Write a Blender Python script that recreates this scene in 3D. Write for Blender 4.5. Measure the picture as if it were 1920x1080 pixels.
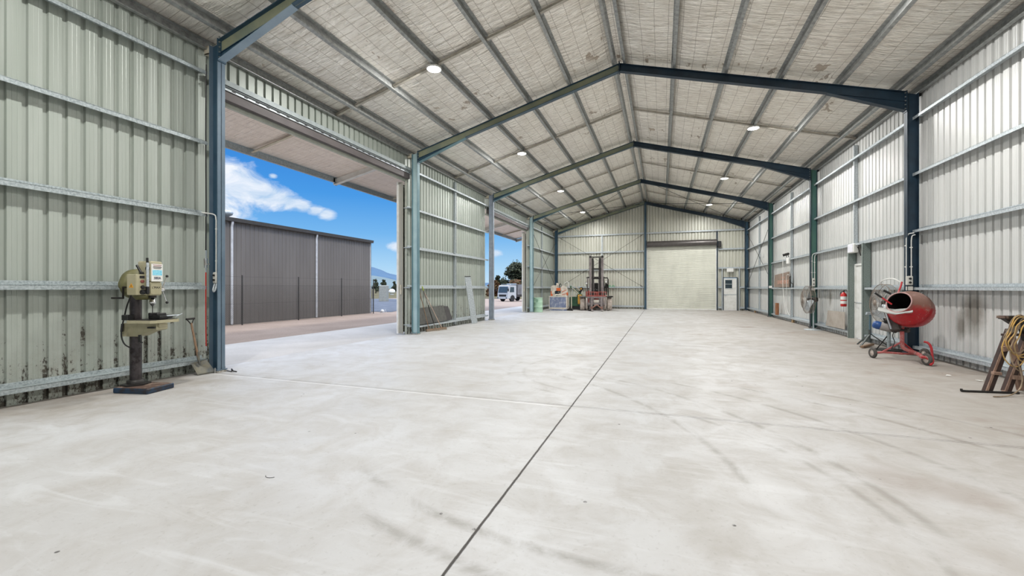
import bpy, math, random
from mathutils import Vector, Matrix, noise
random.seed(7)
R = math.radians
D = bpy.data
COL = bpy.context.scene.collection
for o in list(D.objects): D.objects.remove(o)

# ------------------------------------------------------------------ camera
cam_data = D.cameras.new('camera')
cam_data.sensor_width = 36; cam_data.lens = 799.3 / 1920 * 36
cam_data.clip_start = 0.05; cam_data.clip_end = 12000
cam = D.objects.new('camera', cam_data); COL.objects.link(cam)
cam.location = (0, 0, 1.45); cam.rotation_euler = (R(90), 0, 0.337)
bpy.context.scene.camera = cam

# ------------------------------------------------------------------ colour management
sc = bpy.context.scene
sc.view_settings.view_transform = 'Standard'; sc.view_settings.look = 'None'
sc.view_settings.exposure = 0.28; sc.view_settings.gamma = 1; sc.view_settings.use_curve_mapping = False

def c255(r, g, b):
    f = lambda x: (x/12.92 if x <= .04045 else ((x+.055)/1.055)**2.4)
    return (f(r/255), f(g/255), f(b/255), 1)

# ------------------------------------------------------------------ node helper
class NT:
    def __init__(s, tree): s.t = tree; s.n = tree.nodes; s.l = tree.links
    def add(s, typ, **kw):
        n = s.n.new(typ)
        for k, v in kw.items(): setattr(n, k, v)
        return n
    def plug(s, v, sock):
        if isinstance(v, bpy.types.NodeSocket): s.l.new(v, sock)
        elif v is not None:
            try: sock.default_value = v
            except Exception: sock.default_value = (v, v, v, 1) if len(sock.default_value) == 4 else (v, v, v)
    def math(s, op, a, b=None, c=None, clamp=False):
        n = s.add('ShaderNodeMath', operation=op, use_clamp=clamp)
        s.plug(a, n.inputs[0])
        if b is not None: s.plug(b, n.inputs[1])
        if c is not None: s.plug(c, n.inputs[2])
        return n.outputs[0]
    def vmath(s, op, a, b=None, out=0, scale=None):
        n = s.add('ShaderNodeVectorMath', operation=op)
        s.plug(a, n.inputs[0])
        if b is not None: s.plug(b, n.inputs[1])
        if scale is not None: s.plug(scale, n.inputs[3])
        return n.outputs[out]
    def mix(s, fac, a, b, blend='MIX'):
        n = s.add('ShaderNodeMix', data_type='RGBA', blend_type=blend)
        s.plug(fac, n.inputs[0]); s.plug(a, n.inputs[6]); s.plug(b, n.inputs[7])
        return n.outputs[2]
    def ramp(s, fac, lo, hi, a=0.0, b=1.0):
        n = s.add('ShaderNodeMapRange'); n.clamp = True
        s.plug(fac, n.inputs[0]); n.inputs[1].default_value = lo; n.inputs[2].default_value = hi
        n.inputs[3].default_value = a; n.inputs[4].default_value = b
        return n.outputs[0]
    def noise(s, vec, scale, detail=4, rough=.55, dist=0.0):
        n = s.add('ShaderNodeTexNoise'); s.plug(vec, n.inputs['Vector'])
        n.inputs['Scale'].default_value = scale; n.inputs['Detail'].default_value = detail
        n.inputs['Roughness'].default_value = rough; n.inputs['Distortion'].default_value = dist
        return n.outputs[0]
    def mapping(s, vec, scale=(1, 1, 1), loc=(0, 0, 0), rot=(0, 0, 0)):
        n = s.add('ShaderNodeMapping'); s.plug(vec, n.inputs[0])
        n.inputs[1].default_value = loc; n.inputs[2].default_value = rot; n.inputs[3].default_value = scale
        return n.outputs[0]
    def sep(s, vec):
        n = s.add('ShaderNodeSeparateXYZ'); s.plug(vec, n.inputs[0]); return n.outputs
    def comb(s, x, y, z):
        n = s.add('ShaderNodeCombineXYZ'); s.plug(x, n.inputs[0]); s.plug(y, n.inputs[1]); s.plug(z, n.inputs[2]); return n.outputs[0]
    def bump(s, h, strength=.3, dist=.01, normal=None):
        n = s.add('ShaderNodeBump'); s.plug(h, n.inputs['Height'])
        n.inputs['Strength'].default_value = strength; n.inputs['Distance'].default_value = dist
        if normal is not None: s.plug(normal, n.inputs['Normal'])
        return n.outputs[0]

# ------------------------------------------------------------------ world: blue afternoon sky with clouds
CAMC, CAMS = math.cos(.337), math.sin(.337)
def px_dir(u, v):
    k = (u-960)/799.3; m = (539.8-v)/799.3
    return Vector((-CAMS + k*CAMC, CAMC + k*CAMS, m)).normalized()
world = D.worlds.new('sky'); sc.world = world; world.use_nodes = True
w = NT(world.node_tree); w.n.clear()
tc = w.add('ShaderNodeTexCoord').outputs['Generated']
sx, sy, sz = w.sep(tc)
zn = w.math('MAXIMUM', sz, 0.0)
cr = w.add('ShaderNodeValToRGB'); w.plug(zn, cr.inputs[0])
els = cr.color_ramp.elements
els[0].position = 0.0; els[0].color = c255(184, 210, 228)
els[1].position = 1.0; els[1].color = c255(66, 124, 190)
for p, c in ((.05, (156, 196, 226)), (.12, (108, 168, 220)), (.20, (68, 142, 212)), (.30, (48, 120, 200)), (.5, (56, 120, 196))):
    e = els.new(p); e.color = c255(*c)
sky = cr.outputs[0]
# clouds seen through the big opening: blobs in the sky broken up by noise
st = w.mapping(tc, scale=(1, 1, 1.7))
nz = w.noise(st, 14.0, 8, .62, .6)
nz2 = w.noise(st, 2.2, 6, .6, .2)
blob = None
for (u, v, r) in ((395, 340, .11), (430, 338, .085), (450, 352, .078), (475, 358, .070), (500, 366, .060), (522, 373, .050), (545, 380, .040), (567, 386, .030), (592, 394, .026), (612, 402, .026), (425, 398, .035), (350, 360, .14), (744, 462, .024), (512, 330, .012), (930, 475, .02)):
    d = px_dir(u, v); cc = (d.x, d.y, d.z*1.7)
    dist = w.vmath('DISTANCE', st, cc, out=1)
    b_ = w.math('SUBTRACT', 1.0, w.math('DIVIDE', dist, r))
    blob = b_ if blob is None else w.math('MAXIMUM', blob, b_)
m1 = w.ramp(w.math('ADD', blob, w.math('MULTIPLY', w.math('SUBTRACT', nz, .5), 1.5)), .12, .62)
# unseen cloud cover behind the shed and camera, added for more neutral light
back = w.math('ADD', w.math('MULTIPLY', sx, .75), w.math('MULTIPLY', sy, -.65))
m2 = w.math('MULTIPLY', w.ramp(nz2, .42, .62), w.ramp(back, .0, .35))
m3 = w.math('MULTIPLY', w.ramp(nz2, .50, .66), w.ramp(sz, .42, .6))
mask = w.math('MAXIMUM', m1, w.math('MAXIMUM', m2, m3))
ccol = w.mix(w.ramp(nz, .35, .65), c255(168, 194, 220), c255(232, 234, 238))
skyc = w.mix(w.math('MULTIPLY', mask, .92), sky, ccol)
gnd = w.mix(w.ramp(sz, -.02, 0), c255(150, 145, 130), skyc)
m4 = w.ramp(sz, .34, .62)      # unseen overhead glow, added to brighten the apron and canopy
gnd = w.mix(w.math('MULTIPLY', m4, .8), gnd, c255(236, 242, 252))
bg = w.add('ShaderNodeBackground'); w.plug(gnd, bg.inputs[0]); w.plug(w.math('ADD', 1.0, w.math('MULTIPLY', m4, 2.3)), bg.inputs[1])
wo = w.add('ShaderNodeOutputWorld'); w.l.new(bg.outputs[0], wo.inputs[0])

# sun: high, from behind the shed's right side
sl = D.lights.new('sun', 'SUN'); sl.energy = 1.7; sl.angle = R(8); sl.color = (1, .95, .87)
so = D.objects.new('sun', sl); COL.objects.link(so)
so.rotation_euler = Vector((-.55, .42, -.95)).to_track_quat('-Z', 'Y').to_euler()

LAMP_W = 92.0      # radiant power of each high-bay lamp

# ------------------------------------------------------------------ mesh builder
class MB:
    def __init__(s): s.v = []; s.f = []; s.sm = []; s.M = Matrix.Identity(4)
    def add(s, vs, fs, smooth=False):
        b = len(s.v); s.v += [s.M @ Vector(p) for p in vs]
        s.f += [tuple(b+i for i in f) for f in fs]; s.sm += [smooth]*len(fs)
        return s
    def box(s, x0, x1, y0, y1, z0, z1):
        vs = [(x, y, z) for z in (z0, z1) for y in (y0, y1) for x in (x0, x1)]
        return s.add(vs, [(0, 2, 3, 1), (4, 5, 7, 6), (0, 1, 5, 4), (1, 3, 7, 5), (3, 2, 6, 7), (2, 0, 4, 6)])
    def cbox(s, c, d, rot=None, bev=0):
        x, y, z = d[0]/2, d[1]/2, d[2]/2
        M0 = s.M
        s.M = s.M @ Matrix.Translation(c) @ (rot.to_4x4() if rot is not None else Matrix.Identity(4))
        if bev <= 0: s.box(-x, x, -y, y, -z, z)
        else:
            b = bev; vs = []; fs = []
            def P(*p): vs.append(p); return len(vs)-1
            idx = {}
            for sx_ in (-1, 1):
                for sy_ in (-1, 1):
                    for sz_ in (-1, 1):
                        idx[(sx_, sy_, sz_, 0)] = P(sx_*x, sy_*(y-b), sz_*(z-b))
                        idx[(sx_, sy_, sz_, 1)] = P(sx_*(x-b), sy_*y, sz_*(z-b))
                        idx[(sx_, sy_, sz_, 2)] = P(sx_*(x-b), sy_*(y-b), sz_*z)
            def q(l, flip):
                fs.append(tuple(l[::-1]) if flip else tuple(l))
            for g in (-1, 1):
                q([idx[(g, -1, -1, 0)], idx[(g, 1, -1, 0)], idx[(g, 1, 1, 0)], idx[(g, -1, 1, 0)]], g < 0)
                q([idx[(-1, g, -1, 1)], idx[(1, g, -1, 1)], idx[(1, g, 1, 1)], idx[(-1, g, 1, 1)]], g > 0)
                q([idx[(-1, -1, g, 2)], idx[(1, -1, g, 2)], idx[(1, 1, g, 2)], idx[(-1, 1, g, 2)]], g < 0)
                for h in (-1, 1):
                    q([idx[(g, h, -1, 0)], idx[(g, h, 1, 0)], idx[(g, h, 1, 1)], idx[(g, h, -1, 1)]], g*h < 0)
                    q([idx[(g, -1, h, 0)], idx[(g, 1, h, 0)], idx[(g, 1, h, 2)], idx[(g, -1, h, 2)]], g*h > 0)
                    q([idx[(-1, g, h, 1)], idx[(1, g, h, 1)], idx[(1, g, h, 2)], idx[(-1, g, h, 2)]], g*h < 0)
                    for k in (-1, 1):
                        q([idx[(g, h, k, 0)], idx[(g, h, k, 1)], idx[(g, h, k, 2)]], g*h*k < 0)
            s.add(vs, fs)
        s.M = M0; return s
    def bar(s, a, b, wd, ht, up=(0, 0, 1), bev=0):
        a = Vector(a); b = Vector(b); d = b-a; L = d.length; y = d.normalized()
        u = Vector(up)
        if abs(y.dot(u.normalized())) > .98: u = Vector((1, 0, 0))
        x = y.cross(u).normalized(); z = x.cross(y)
        return s.cbox((a+b)/2, (wd, L, ht), Matrix((x, y, z)).transposed(), bev)
    def prism(s, poly, axis, a, b):
        # poly: 2D points; axis 'x': (y,z) 'y': (x,z) 'z': (x,y)
        def P(p, t):
            return {'x': (t, p[0], p[1]), 'y': (p[0], t, p[1]), 'z': (p[0], p[1], t)}[axis]
        n = len(poly); vs = [P(p, a) for p in poly] + [P(p, b) for p in poly]
        fs = [tuple(range(n))[::-1], tuple(range(n, 2*n))] + [(i, (i+1) % n, n+(i+1) % n, n+i) for i in range(n)]
        return s.add(vs, fs)
    def tube(s, pts, r, n=10, caps=True, closed=False, smooth=True):
        pts = [Vector(p) for p in pts]; m = len(pts)
        rs = r if isinstance(r, (list, tuple)) else [r]*m
        tan = []
        for i in range(m):
            if closed: t = pts[(i+1) % m]-pts[i-1]
            else: t = pts[min(i+1, m-1)]-pts[max(i-1, 0)]
            tan.append(t.normalized() if t.length > 1e-9 else Vector((0, 0, 1)))
        u = tan[0].orthogonal().normalized(); vs = []
        for i in range(m):
            if i:
                u = u - tan[i]*u.dot(tan[i])
                u = u.normalized() if u.length > 1e-6 else tan[i].orthogonal().normalized()
            w_ = tan[i].cross(u)
            for k in range(n):
                a = 2*math.pi*k/n
                vs.append(pts[i] + (u*math.cos(a)+w_*math.sin(a))*rs[i])
        fs = []
        for i in range(m if closed else m-1):
            j = (i+1) % m
            for k in range(n): fs.append((i*n+k, i*n+(k+1) % n, j*n+(k+1) % n, j*n+k))
        s.add(vs, fs, smooth)
        if caps and not closed:
            s.add(vs[:n], [tuple(range(n))[::-1]]); s.add(vs[-n:], [tuple(range(n))])
        return s
    def lathe(s, prof, n=24, c=(0, 0, 0), axis=(0, 0, 1), smooth=True, x0=None, arc=2*math.pi, sharp=False):
        z = Vector(axis).normalized(); x = (Vector(x0) if x0 is not None else z.orthogonal()).normalized(); y = z.cross(x); c = Vector(c)
        full = abs(arc-2*math.pi) < 1e-6
        def ringpt(r, h, k):
            a = arc*k/n; return c + z*h + (x*math.cos(a)+y*math.sin(a))*r
        if sharp:
            for (r0, h0), (r1, h1) in zip(prof, prof[1:]):
                vs = [ringpt(r0, h0, k) for k in range(n)] + [ringpt(r1, h1, k) for k in range(n)]
                s.add(vs, [(k, (k+1) % n, n+(k+1) % n, n+k) for k in range(n)], smooth)
            return s
        m = n if full else n+1; vs = []
        for r, h in prof: vs += [ringpt(r, h, k) for k in range(m)]
        fs = []
        for i in range(len(prof)-1):
            for k in range(n): fs.append((i*m+k, i*m+(k+1) % m, (i+1)*m+(k+1) % m, (i+1)*m+k))
        return s.add(vs, fs, smooth)
    def cyl(s, a, b, r, n=16, r2=None):
        a = Vector(a); b = Vector(b); L = (b-a).length
        r2 = r if r2 is None else r2
        s.lathe([(r, 0), (r2, L)], n, a, (b-a))
        s.lathe([(0, 0), (r, 0)], n, a, (b-a), smooth=False); s.lathe([(r2, L), (0, L)], n, a, (b-a), smooth=False)
        return s
    def sphere(s, c, r, n=12, sc=(1, 1, 1)):
        M0 = s.M; s.M = s.M @ Matrix.Translation(c) @ Matrix.Diagonal((*sc, 1))
        m = n//2+1
        s.lathe([(r*math.sin(math.pi*i/m), -r*math.cos(math.pi*i/m)) for i in range(m+1)], n)
        s.M = M0; return s
    def build(s, name, mat, parent=None, world=False, origin=None, label=None, smooth_all=False):
        vs = s.v
        if world and parent is not None:
            Mi = (Matrix.Translation(parent.location) @ parent.rotation_euler.to_matrix().to_4x4()).inverted()
            vs = [Mi @ p for p in vs]
        if origin is not None:
            o_ = Vector(origin); vs = [p-o_ for p in vs]
        me = D.meshes.new(name); me.from_pydata([tuple(p) for p in vs], [], s.f)
        me.polygons.foreach_set('use_smooth', [True]*len(s.f) if smooth_all else s.sm)
        me.materials.append(mat); me.update()
        o = D.objects.new(name, me); COL.objects.link(o)
        if parent is not None: o.parent = parent
        if origin is not None: o.location = origin
        if label: o['label'] = label
        return o

def thing(name, label, cat, loc=(0, 0, 0), rz=0, group=None):
    o = D.objects.new(name, None); COL.objects.link(o); o.empty_display_size = .2
    o.location = loc; o.rotation_euler = (0, 0, rz); o['label'] = label; o['category'] = cat
    if group: o['group'] = group
    return o
def tag(o, label, cat, group=None, kind=None):
    o['label'] = label; o['category'] = cat
    if group: o['group'] = group
    if kind: o['kind'] = kind
    return o
def struct(name, mb, mat):
    o = mb.build(name, mat); o['kind'] = 'structure'; return o

def kids(o): return [c for c in D.objects if c.parent == o]
def dup(o, loc, rz=0, label=None):
    def cp(a, parent):
        b = a.copy(); COL.objects.link(b)
        if parent is not None: b.parent = parent
        for ch in kids_map.get(a.name, []): cp(ch, b)
        return b
    kids_map = {}
    for c in D.objects:
        if c.parent: kids_map.setdefault(c.parent.name, []).append(c)
    b = cp(o, None); b.location = loc; b.rotation_euler = (0, 0, rz)
    if label: b['label'] = label
    return b

def spline(pts, k=8):
    pts = [Vector(p) for p in pts]; out = []
    P = [pts[0]*2-pts[1]] + pts + [pts[-1]*2-pts[-2]]
    for i in range(1, len(P)-2):
        for j in range(k):
            t = j/k; a, b, c, d = P[i-1], P[i], P[i+1], P[i+2]
            out.append(.5*((2*b)+(c-a)*t+(2*a-5*b+4*c-d)*t*t+(3*b-a-3*c+d)*t**3))
    out.append(pts[-1]); return out

# ------------------------------------------------------------------ materials
MATS = {}
def new_mat(name):
    m = D.materials.new(name); m.use_nodes = True
    t = NT(m.node_tree); bs = m.node_tree.nodes['Principled BSDF']
    return m, t, bs
def pm(name, col, rough=.5, metal=0.0, col2=None, scale=6, lo=.4, hi=.65, bump=0.0, bscale=40, spec=None, dirt=None, stretch=(1, 1, 1), rvar=0.0):
    """plain procedural surface: two tones by noise, optional dirt tone, optional bump"""
    if name in MATS: return MATS[name]
    m, t, bs = new_mat(name)
    oc = t.add('ShaderNodeTexCoord').outputs['Object']
    v = t.mapping(oc, scale=stretch)
    nzz = t.noise(v, scale, 5, .6)
    c2 = col2 or tuple(x*.82 for x in col[:3])+(1,)
    colr = t.mix(t.ramp(nzz, lo, hi), col, c2)
    if dirt:
        dn = t.noise(oc, dirt[1], 6, .7)
        colr = t.mix(t.math('MULTIPLY', t.ramp(dn, dirt[2], dirt[2]+.08), dirt[3] if len(dirt) > 3 else .9), colr, dirt[0])
    t.plug(colr, bs.inputs['Base Color'])
    if rvar: t.plug(t.ramp(nzz, .3, .7, rough-rvar, rough+rvar), bs.inputs['Roughness'])
    else: bs.inputs['Roughness'].default_value = rough
    bs.inputs['Metallic'].default_value = metal
    if spec is not None: bs.inputs['Specular IOR Level'].default_value = spec
    if bump:
        bn = t.noise(oc, bscale, 4, .6)
        t.plug(t.bump(bn, bump, .005), bs.inputs['Normal'])
    MATS[name] = m; return m
def emit(name, col, strength):
    m, t, bs = new_mat(name)
    bs.inputs['Base Color'].default_value = col
    bs.inputs['Emission Color'].default_value = col; bs.inputs['Emission Strength'].default_value = strength
    return m

def concrete_mat():
    m, t, bs = new_mat('concrete floor')
    oc = t.add('ShaderNodeTexCoord').outputs['Object']
    x, y, z = t.sep(oc)
    n1 = t.noise(oc, .45, 6, .6, .3); n2 = t.noise(oc, 2.2, 8, .65, .6); n3 = t.noise(oc, 28, 4, .6)
    nst = t.noise(t.mapping(oc, scale=(.5, 3.0, 1), rot=(0, 0, .9)), 2.0, 7, .65, 1.0)
    col = t.mix(t.ramp(n1, .35, .65), c255(199, 200, 201), c255(183, 182, 180))
    col = t.mix(t.math('MULTIPLY', t.ramp(n2, .42, .7), .45), col, c255(158, 152, 143))
    col = t.mix(t.math('MULTIPLY', t.ramp(nst, .52, .72), .40), col, c255(214, 216, 218))
    col = t.mix(t.math('MULTIPLY', t.ramp(n3, .58, .72), .22), col, c255(120, 114, 106))
    # trodden dust with painted light falloff, along the walls and right hand side
    wob = t.math('MULTIPLY', t.math('SUBTRACT', n2, .5), 2.2)
    dr = t.ramp(t.math('ADD', x, wob), -.4, 4.6)
    dl = t.ramp(t.math('ADD', t.math('MULTIPLY', x, -1), wob), 5.9, 7.5)
    dl = t.math('MULTIPLY', dl, t.ramp(y, 5.4, 4.6))
    dust_falloff = t.math('MAXIMUM', dr, dl)
    col = t.mix(t.math('MULTIPLY', dust_falloff, .72), col, c255(146, 136, 124))
    pat = t.noise(oc, .8, 4, .5, .2)
    pat = t.math('MULTIPLY', t.ramp(pat, .58, .68), t.ramp(x, .2, 1.8))
    col = t.mix(t.math('MULTIPLY', pat, .38), col, c255(128, 108, 90))
    # tyre scuffs: arcs broken by noise
    def arc(cx, cy, r, wd, s_, xr=None, yr=None):
        d = t.vmath('DISTANCE', t.comb(x, y, 0.0), (cx, cy, 0), out=1)
        e = t.math('ABSOLUTE', t.math('SUBTRACT', d, r))
        k = t.ramp(t.math('ADD', e, t.math('MULTIPLY', n3, wd*.5)), wd*.45, wd*1.2, 1, 0)
        k = t.math('MULTIPLY', k, t.ramp(n2, .38, .56))
        if xr: k = t.math('MULTIPLY', k, t.math('MULTIPLY', t.ramp(x, xr[0]-.15, xr[0]+.15), t.ramp(x, xr[1]-.15, xr[1]+.15, 1, 0)))
        if yr: k = t.math('MULTIPLY', k, t.math('MULTIPLY', t.ramp(y, yr[0]-.15, yr[0]+.15), t.ramp(y, yr[1]-.15, yr[1]+.15, 1, 0)))
        return t.math('MULTIPLY', k, s_)
    sc_ = None
    arcs = [(-.6, 7.6, 1.75, .05, .35, (-2.6, -1.2), None), (-.6, 7.6, 2.0, .05, .35, (-2.8, -1.2), None), (-.2, 7.6, 1.0, .05, .25, (-1.5, -.2), None),
            (-.2, 6.2, 3.95, .06, .65, (-2.2, 1.2), (0, 4)), (.2, 7.5, 5.6, .07, .6, (-1.8, 1.6), (0, 4)), (-1.6, 2.9, 3.0, .05, .5, (.3, 1.5), (1.5, 5.5))]
    for cx_, a0 in ((-1.2, 6.6), (-.3, 6.9), (.6, 7.2), (1.5, 7.3), (2.4, 7.2)):
        arcs.append((cx_-3.3, 2.6, 5.2, .06, .55, (cx_-.5, cx_+2.4), (3.2, 7.0)))
    for a in arcs:
        k = arc(*a); sc_ = k if sc_ is None else t.math('MAXIMUM', sc_, k)
    col = t.mix(t.math('MULTIPLY', sc_, .62), col, c255(112, 106, 96))
    # black crumbs and chips
    vo = t.add('ShaderNodeTexVoronoi'); t.plug(oc, vo.inputs['Vector']); vo.inputs['Scale'].default_value = 3.2; vo.inputs['Randomness'].default_value = 1
    sp = t.ramp(t.math('ADD', vo.outputs['Distance'], t.math('MULTIPLY', n3, .03)), .050, .062, 1, 0)
    sp = t.math('MULTIPLY', sp, t.ramp(n2, .46, .50))
    col = t.mix(t.math('MULTIPLY', sp, .8), col, c255(52, 48, 44))
    # saw-cut and construction joints
    jn = t.math('MULTIPLY', t.math('SUBTRACT', t.noise(oc, 6, 4, .7), .5), .012)
    def line(coord, pos, wd):
        return t.ramp(t.math('ABSOLUTE', t.math('SUBTRACT', t.math('ADD', coord, jn), pos)), wd*.6, wd*1.2, 1, 0)
    jl = line(x, -1.041, .010)
    jt = t.math('MAXIMUM', line(y, 5.165, .005), line(y, 5.205, .005))
    jt = t.math('MULTIPLY', jt, t.ramp(n2, .35, .5, .25, .8))
    jt2 = t.math('MULTIPLY', t.math('MAXIMUM', line(y, 11.50, .012), line(y, 17.83, .012)), .55)
    ja = t.math('MAXIMUM', jl, t.math('MAXIMUM', jt, jt2))
    jslab = t.math('MULTIPLY', line(x, -7.68, .010), .5)
    ja = t.math('MAXIMUM', ja, jslab)
    col = t.mix(ja, col, c255(58, 54, 50))
    band = t.math('MULTIPLY', t.ramp(t.math('ABSOLUTE', t.math('SUBTRACT', y, 5.13)), .01, .03, 1, 0), t.math('MULTIPLY', t.ramp(x, -1.2, -1.0, 1, 0), .5))
    col = t.mix(band, col, c255(236, 236, 236))
    t.plug(col, bs.inputs['Base Color'])
    bs.inputs['Specular IOR Level'].default_value = .35
    rr = t.math('ADD', t.ramp(n2, .35, .7, .44, .66), t.math('MULTIPLY', dust_falloff, .2))
    t.plug(rr, bs.inputs['Roughness'])
    h = t.math('ADD', t.math('MULTIPLY', n3, .35), t.math('ADD', n2, t.math('MULTIPLY', ja, -1.5)))
    t.plug(t.bump(h, .25, .01), bs.inputs['Normal'])
    return m

def foil_mat(name='roof foil', warm=False):
    m, t, bs = new_mat(name)
    oc = t.add('ShaderNodeTexCoord').outputs['Object']
    x, y, z = t.sep(oc)
    # ripples running down the slope
    rv = t.mapping(oc, scale=(.35, 1, .35))
    rip = t.noise(rv, 9.0, 3, .6, .25)
    rip2 = t.noise(t.mapping(oc, scale=(.12, 1, .12)), 22.0, 3, .7, .15)
    crk = t.noise(oc, 55, 3, .6, .6)
    big = t.noise(t.mapping(oc, scale=(.25, 1, .25)), 1.1, 3, .5)
    wobx = t.math('MULTIPLY', t.math('SUBTRACT', t.noise(oc, 2.0, 2), .5), .05)
    def grid(coord, sp, wd):
        f = t.math('FRACT', t.math('DIVIDE', t.math('ADD', coord, wobx), sp))
        return t.ramp(t.math('ABSOLUTE', t.math('SUBTRACT', f, .5)), wd/sp*.5, wd/sp*1.1, 1, 0)
    gx = t.math('MULTIPLY', grid(x, .293, .009), .5)
    gy = t.math('MULTIPLY', grid(y, .152, .010), t.ramp(rip2, .4, .6, .1, .7))
    g = t.math('MAXIMUM', gx, gy)
    base = t.mix(t.ramp(rip, .35, .65), c255(255, 250, 241), c255(236, 229, 218))
    base = t.mix(t.math('MULTIPLY', t.ramp(rip2, .60, .72), .35), base, c255(150, 142, 130))
    age = t.noise(t.mapping(oc, scale=(1, .35, 1)), 1.6, 5, .6)
    base = t.mix(t.math('MULTIPLY', t.ramp(age, .5, .75), .3), base, c255(196, 184, 168))
    # torn facing: brown tongues of glue and paper, mostly on the far slope
    tn = t.noise(t.mapping(oc, scale=(3.2, 1.3, 3.2)), 1.5, 4, .55, .3)
    zone = t.noise(oc, .38, 2, .5)
    tear = t.math('MULTIPLY', t.ramp(tn, .63, .645), t.ramp(zone, .58, .62))
    base = t.mix(t.math('MULTIPLY', tear, .75), base, c255(150, 128, 104))
    base = t.mix(g, base, c255(146, 132, 116))
    if warm: base = t.mix(.45, base, c255(252, 234, 222))
    t.plug(base, bs.inputs['Base Color'])
    met = t.math('MULTIPLY', t.math('SUBTRACT', 1.0, t.math('MAXIMUM', tear, t.math('MULTIPLY', g, .8))), .6 if not warm else .15)
    t.plug(met, bs.inputs['Metallic'])
    t.plug(t.ramp(rip2, .3, .7, .26, .42), bs.inputs['Roughness'])
    h = t.math('ADD', t.math('ADD', t.math('MULTIPLY', rip, 1.4), t.math('MULTIPLY', rip2, .8)), t.math('MULTIPLY', crk, .10))
    h = t.math('ADD', h, t.math('MULTIPLY', big, 1.2))
    t.plug(t.bump(h, .9, .045), bs.inputs['Normal'])
    return m

def sheet_mat(name, col, col2, dirty=0.0, rough=.38, drange=(1.5, .1), smear=(), ribs=False):
    m, t, bs = new_mat(name)
    oc = t.add('ShaderNodeTexCoord').outputs['Object']
    x, y, z = t.sep(oc)
    v = t.mapping(oc, scale=(5, 5, .35))
    n = t.noise(v, 1.0, 4, .6); nf = t.noise(oc, 18, 6, .7)
    c = t.mix(t.ramp(n, .35, .65), col, col2)
    nb = t.noise(oc, 3.5, 6, .7)
    low = t.ramp(z, drange[0], drange[1])
    if dirty:
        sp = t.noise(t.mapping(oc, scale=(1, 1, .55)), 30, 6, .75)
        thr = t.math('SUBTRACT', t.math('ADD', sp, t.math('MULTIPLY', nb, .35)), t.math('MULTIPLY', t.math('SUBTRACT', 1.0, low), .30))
        if ribs:    # rib troughs low on the wall: grime plus painted recess shade
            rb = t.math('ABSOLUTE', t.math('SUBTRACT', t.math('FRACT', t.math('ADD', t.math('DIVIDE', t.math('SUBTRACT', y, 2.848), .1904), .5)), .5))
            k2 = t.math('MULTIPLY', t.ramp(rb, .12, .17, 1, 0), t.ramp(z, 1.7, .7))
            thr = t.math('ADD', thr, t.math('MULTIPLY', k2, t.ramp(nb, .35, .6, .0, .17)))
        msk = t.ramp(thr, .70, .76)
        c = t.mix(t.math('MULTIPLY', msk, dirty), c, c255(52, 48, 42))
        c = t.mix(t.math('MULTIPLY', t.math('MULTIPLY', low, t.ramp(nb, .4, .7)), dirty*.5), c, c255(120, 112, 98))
    for (sy_, sz_, ry, rz_) in smear:      # smoke-grey smears rubbed on the sheeting
        dx = t.math('DIVIDE', t.math('SUBTRACT', y, sy_), ry); dz = t.math('DIVIDE', t.math('SUBTRACT', z, sz_), rz_)
        d = t.math('SQRT', t.math('ADD', t.math('MULTIPLY', dx, dx), t.math('MULTIPLY', dz, dz)))
        k = t.ramp(t.math('ADD', d, t.math('MULTIPLY', t.math('SUBTRACT', nb, .5), .9)), .35, 1.1, .75, 0)
        c = t.mix(k, c, c255(104, 98, 86))
    t.plug(c, bs.inputs['Base Color'])
    bs.inputs['Roughness'].default_value = rough
    bs.inputs['Metallic'].default_value = .12
    t.plug(t.bump(nf, .04, .01), bs.inputs['Normal'])
    return m

M_FLOOR = concrete_mat()
M_FOIL = foil_mat()
M_FOIL2 = foil_mat('canopy foil', True)
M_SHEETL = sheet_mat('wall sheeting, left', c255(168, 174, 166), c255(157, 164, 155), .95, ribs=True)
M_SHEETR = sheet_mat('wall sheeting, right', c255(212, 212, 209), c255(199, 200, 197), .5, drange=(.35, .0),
                     smear=((10.0, 1.0, .35, .45), (10.35, .75, .15, .3), (16.9, 1.15, .12, .35)))
M_SHEETB = sheet_mat('wall sheeting, back', c255(206, 206, 194), c255(196, 196, 184), .5, drange=(.7, .0))
M_GALV = pm('galvanised steel', c255(196, 203, 206), .45, .3, c255(168, 176, 180), 30, .4, .6, bump=.05)
M_GALVD = pm('galvanised steel, spangled dark', c255(178, 187, 188), .45, .3, c255(138, 148, 150), 45, .42, .66)
M_PURL = pm('purlin galvanised', c255(166, 168, 166), .42, .5, c255(134, 136, 134), 14, .4, .65)
M_BLUE = pm('blue painted steel', c255(52, 80, 98), .42, .1, c255(42, 66, 84), 3, .4, .7, bump=.04)
M_NAVY = pm('dark navy painted steel', c255(30, 52, 68), .42, .1, c255(24, 42, 56), 3)
M_DAYLIT_STEEL = pm('daylit blue-grey steel', c255(150, 160, 172), .5, .1)  # third left column, strong daylight put into its steel colour
M_LITE = pm('daylit blue flange paint', c255(140, 158, 172), .4, .1, c255(124, 144, 160), 2)  # nearest left haunch flange, daylight painted into its blue
M_SEA = pm('daylit blue paint', c255(104, 138, 146), .45, .1, c255(88, 122, 132), 2)  # left column and haunch flanges, blue lightened to carry the daylight
M_DAYLIT = pm('daylit blue column paint', c255(98, 116, 130), .45, .1, c255(82, 102, 118), 2)  # nearest left column, outside daylight mixed into the paint colour
M_PALE = pm('daylit teal steel', c255(186, 208, 208), .45, .1, c255(168, 194, 196), 2)  # left column webs paled to show daylight from the openings
M_TEAL = pm('green-blue painted steel', c255(66, 104, 92), .45, .05, c255(52, 88, 86), 1.2, .4, .6, stretch=(1, 1, .4))
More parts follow.
